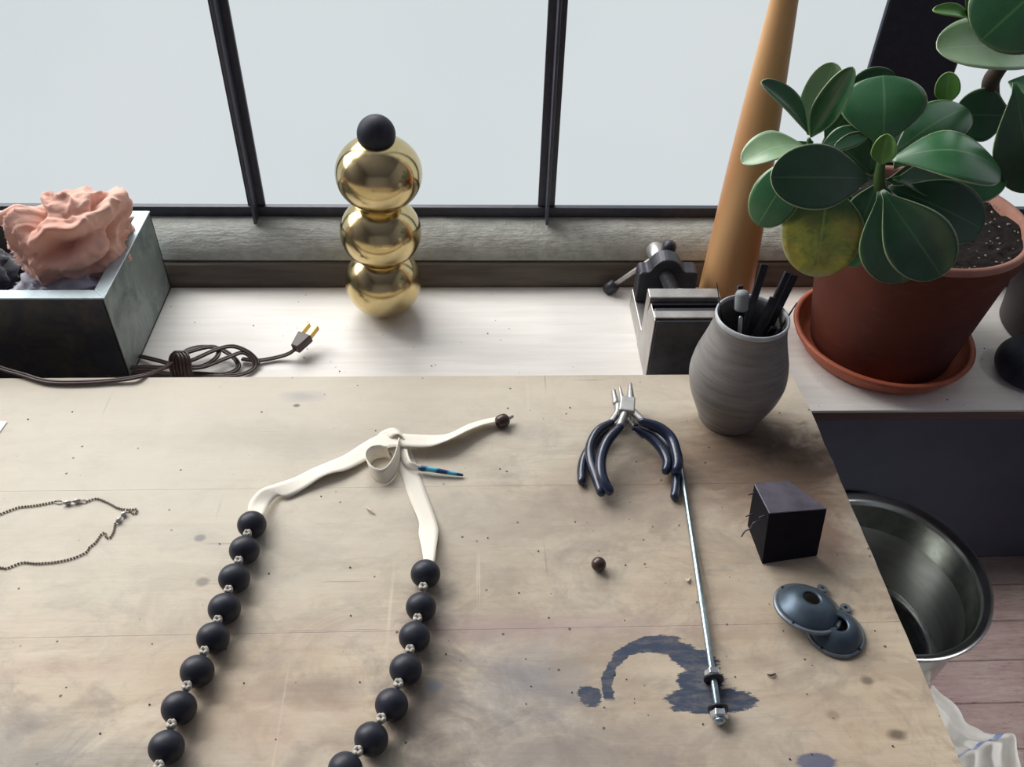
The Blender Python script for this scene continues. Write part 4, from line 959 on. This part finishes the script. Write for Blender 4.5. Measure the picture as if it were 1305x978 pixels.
# ---- two domed steel covers
def cover(cpx, r, z, tilt, label, tabs, holepx):
    c_ = P(*cpx, z); t = empty('domed_cover', tuple(c_), label, 'cover', 'domed steel covers on the table')
    q = Matrix.Rotation(tilt[0], 3, 'X') @ Matrix.Rotation(tilt[1], 3, 'Y')
    H = .0105; rh = .0068
    prof_ = [(rh, H-.0012)]+[(rh+(r*.88-rh)*s_, .0008+(H-.0008)*(1-s_**2.1)) for s_ in [i/14 for i in range(0, 15)]]
    g = lathe(prof_+[(r*.86, .0006)], (0, 0, 0), 72); g.v = [c_+q@v for v in g.v]; solid(g.mk('dome', 'lid', t), .0008, -1)
    g = lathe([(r*.85, .0003), (r*.86, .0016), (r*.97, .0014), (r, .0006), (r, -.0006), (r*.96, -.0012), (r*.85, -.0006)], (0, 0, 0), 72); g.v = [c_+q@v for v in g.v]; g.mk('flange', 'lid_rim', t)
    for a_ in tabs:
        # lug: rounded tab with a hole
        n = 20; dv_ = Vector((math.cos(a_), math.sin(a_), 0)); sv_ = Vector((-math.sin(a_), math.cos(a_), 0)); cc = dv_*(r+.0035)
        v = []; f = []
        for z_ in (-.0008, .0008):
            for i in range(n):
                an = 2*math.pi*i/n; v.append(cc+dv_*(.0036*math.cos(an))+sv_*(.0040*math.sin(an))+Vector((0, 0, z_)))
            for i in range(n):
                an = 2*math.pi*i/n; v.append(cc+dv_*(.0014*math.cos(an))+sv_*(.0014*math.sin(an))+Vector((0, 0, z_)))
        for i in range(n):
            j = (i+1) % n
            f += [(i, n+i, n+j, j), (2*n+i, 2*n+j, 3*n+j, 3*n+i), (i, j, 2*n+j, 2*n+i), (n+j, n+i, 3*n+i, 3*n+j)]
        mkmesh('lug', [c_+q@x for x in v], f, 'lid_rim', t, False)
    for a_ in (2.2, 3.9, 5.4):
        p_ = c_+q@Vector((math.cos(a_)*r*.93, math.sin(a_)*r*.93, .0017)); lathe([(0, .0004), (.0010, .0004), (.0010, -.0004)], p_, 10).mk('rivet', 'tool', t)
cover((1064, 806), .0212, TZ+.0016, (0, 0), 'lower domed steel cover, half hidden under the other one', [.95], None)
cover((1029, 776), .0250, TZ+.0085, (-.17, .10), 'upper blue grey domed steel cover with a round hole', [.85], None)

# ---- paper corner and crumbs
a, b, c_ = P(-12, 536, TZ+.0006), P(9, 538, TZ+.0006), P(-4, 556, TZ+.0006)
d_ = P(-60, 560, TZ+.0006); e_ = P(-60, 530, TZ+.0006)
o = mkmesh('paper_sheet', [e_, d_, c_, b], [(0, 1, 2, 3)], 'paper', None, False); solid(o, .0002, 1); tag(o, 'corner of white paper at the left table edge of view', 'paper')
random.seed(21); g = G()
for i in range(150):
    px, py = random.uniform(5, 1150), random.uniform(490, 970); p_ = P(px, py, TZ)
    if p_.x > .30: continue
    if random.random() < .5 and px < 650: continue
    s_ = random.uniform(.0003, .0008); lathe([(1e-6, 0), (s_, s_*.3), (s_*.7, s_*.9), (1e-6, s_)], p_, 5, (random.uniform(-.3, .3), random.uniform(-.3, .3), 1), g)
g.mk('sawdust_crumbs', 'crumb', None, False).update_tag(); tag(bpy.data.objects['sawdust_crumbs'], 'tiny dark crumbs scattered over the work table', 'crumbs', kind='stuff')
g = G()
for i in range(110):
    px, py = random.uniform(230, 1260), random.uniform(375, 522); p_ = P(px, py, BZ)
    if p_.y > .84 or p_.y < .63: continue
    if px < 780 and random.random() < .4: continue
    s_ = random.uniform(.0003, .0009); lathe([(1e-6, 0), (s_, s_*.3), (s_*.7, s_*.8), (1e-6, s_)], p_, 5, (random.uniform(-.3, .3), random.uniform(-.3, .3), 1), g)
g.mk('bench_crumbs', 'crumb', None, False); tag(bpy.data.objects['bench_crumbs'], 'dark crumbs of soil scattered over the pale bench', 'crumbs', kind='stuff')
for (pts_, lab, mt) in [([(467, 647), (471, 650), (477, 655)], 'small pale wood shaving between the two ribbon ends', 'chip'), ([(978, 860), (983, 861), (988, 859)], 'tiny brown wood chip to the right of the rod end', 'crumb'),
                        ([(874, 738), (877, 741), (879, 737)], 'pale curled shaving to the left of the iron block', 'chip')]:
    o = tube([P(*p_, TZ+.0009+.0008*(i == 1)) for i, p_ in enumerate(pts_)], [.0004, .0008, .0005], 8, 4).mk('wood_shaving', mt); tag(o, lab, 'shaving')

# ================================================================== BASIN AND TOWEL ON THE FLOOR
BC = Vector((.637, .801, 0)); zr = .2
t = empty('steel_basin', tuple(BC), 'large round stainless steel basin on the floor beside the table', 'basin')
lathe([(0, .002), (.118, .002), (.126, .006), (.130, .015), (.1435, zr-.02), (.1455, zr-.012)], BC, 160).mk('outer_wall', 'basin', t)
lathe([(.1452, zr-.013), (.1475, zr-.012), (.1560, zr-.010), (.1582, zr-.006), (.1575, zr-.0015), (.1550, zr), (.1515, zr-.001), (.1480, zr-.0045), (.1455, zr-.0052), (.1435, zr-.009), (.1425, zr-.016)], BC, 160).mk('rolled_rim', 'basin', t)
lathe(smoothpts([(.1426, zr-.015), (.140, zr-.06), (.136, .06), (.132, .028), (.125, .014), (.112, .0095)], 4)+[(.060, .009), (.0001, .009)], BC, 160).mk('inner_wall', 'basin_in', t)
def TZp(x, y, z): return P(1150+x/4.942, 780+y/4.942, z)
edge = [(185, 470), (235, 520), (300, 575), (360, 640), (400, 705), (450, 740), (510, 768), (590, 780), (690, 778), (712, 860), (735, 960), (760, 1100), (780, 1250)]
edge = smoothpts(edge, 6); rows = []
for i, (x, yy) in enumerate(edge):
    v = i/(len(edge)-1); rp = TZp(x, yy, 0); row = []
    lp_ = Vector((rp.x-.06-.16*v, rp.y-.05-.03*v, 0)); n = 46
    for j in range(n+1):
        u = j/n; p_ = lp_.lerp(rp, u)
        h_ = .004+(.010*(1-abs(noise.noise((u*4.2+v*1.2, v*1.1, 2)))*2.4)+.006*noise.noise((u*10, v*5, 7)))*min(1, v*3)*min(1, (1-u)*6+.15)+.008*v*(1-u)
        h_ = max(h_, .0012); p_ = Vector((p_.x+.006*noise.noise((u*5, v*8, 1)), p_.y, h_)); row.append(p_)
    rows.append(row)
o = gridmesh(rows).mk('dish_towel', 'towel', None, True, uv=True); solid(o, .001, 1); tag(o, 'crumpled white dish towel with blue stripes on the floorboards', 'towel')

for o in list(bpy.data.objects):
    if '_loc' in o: del o['_loc']
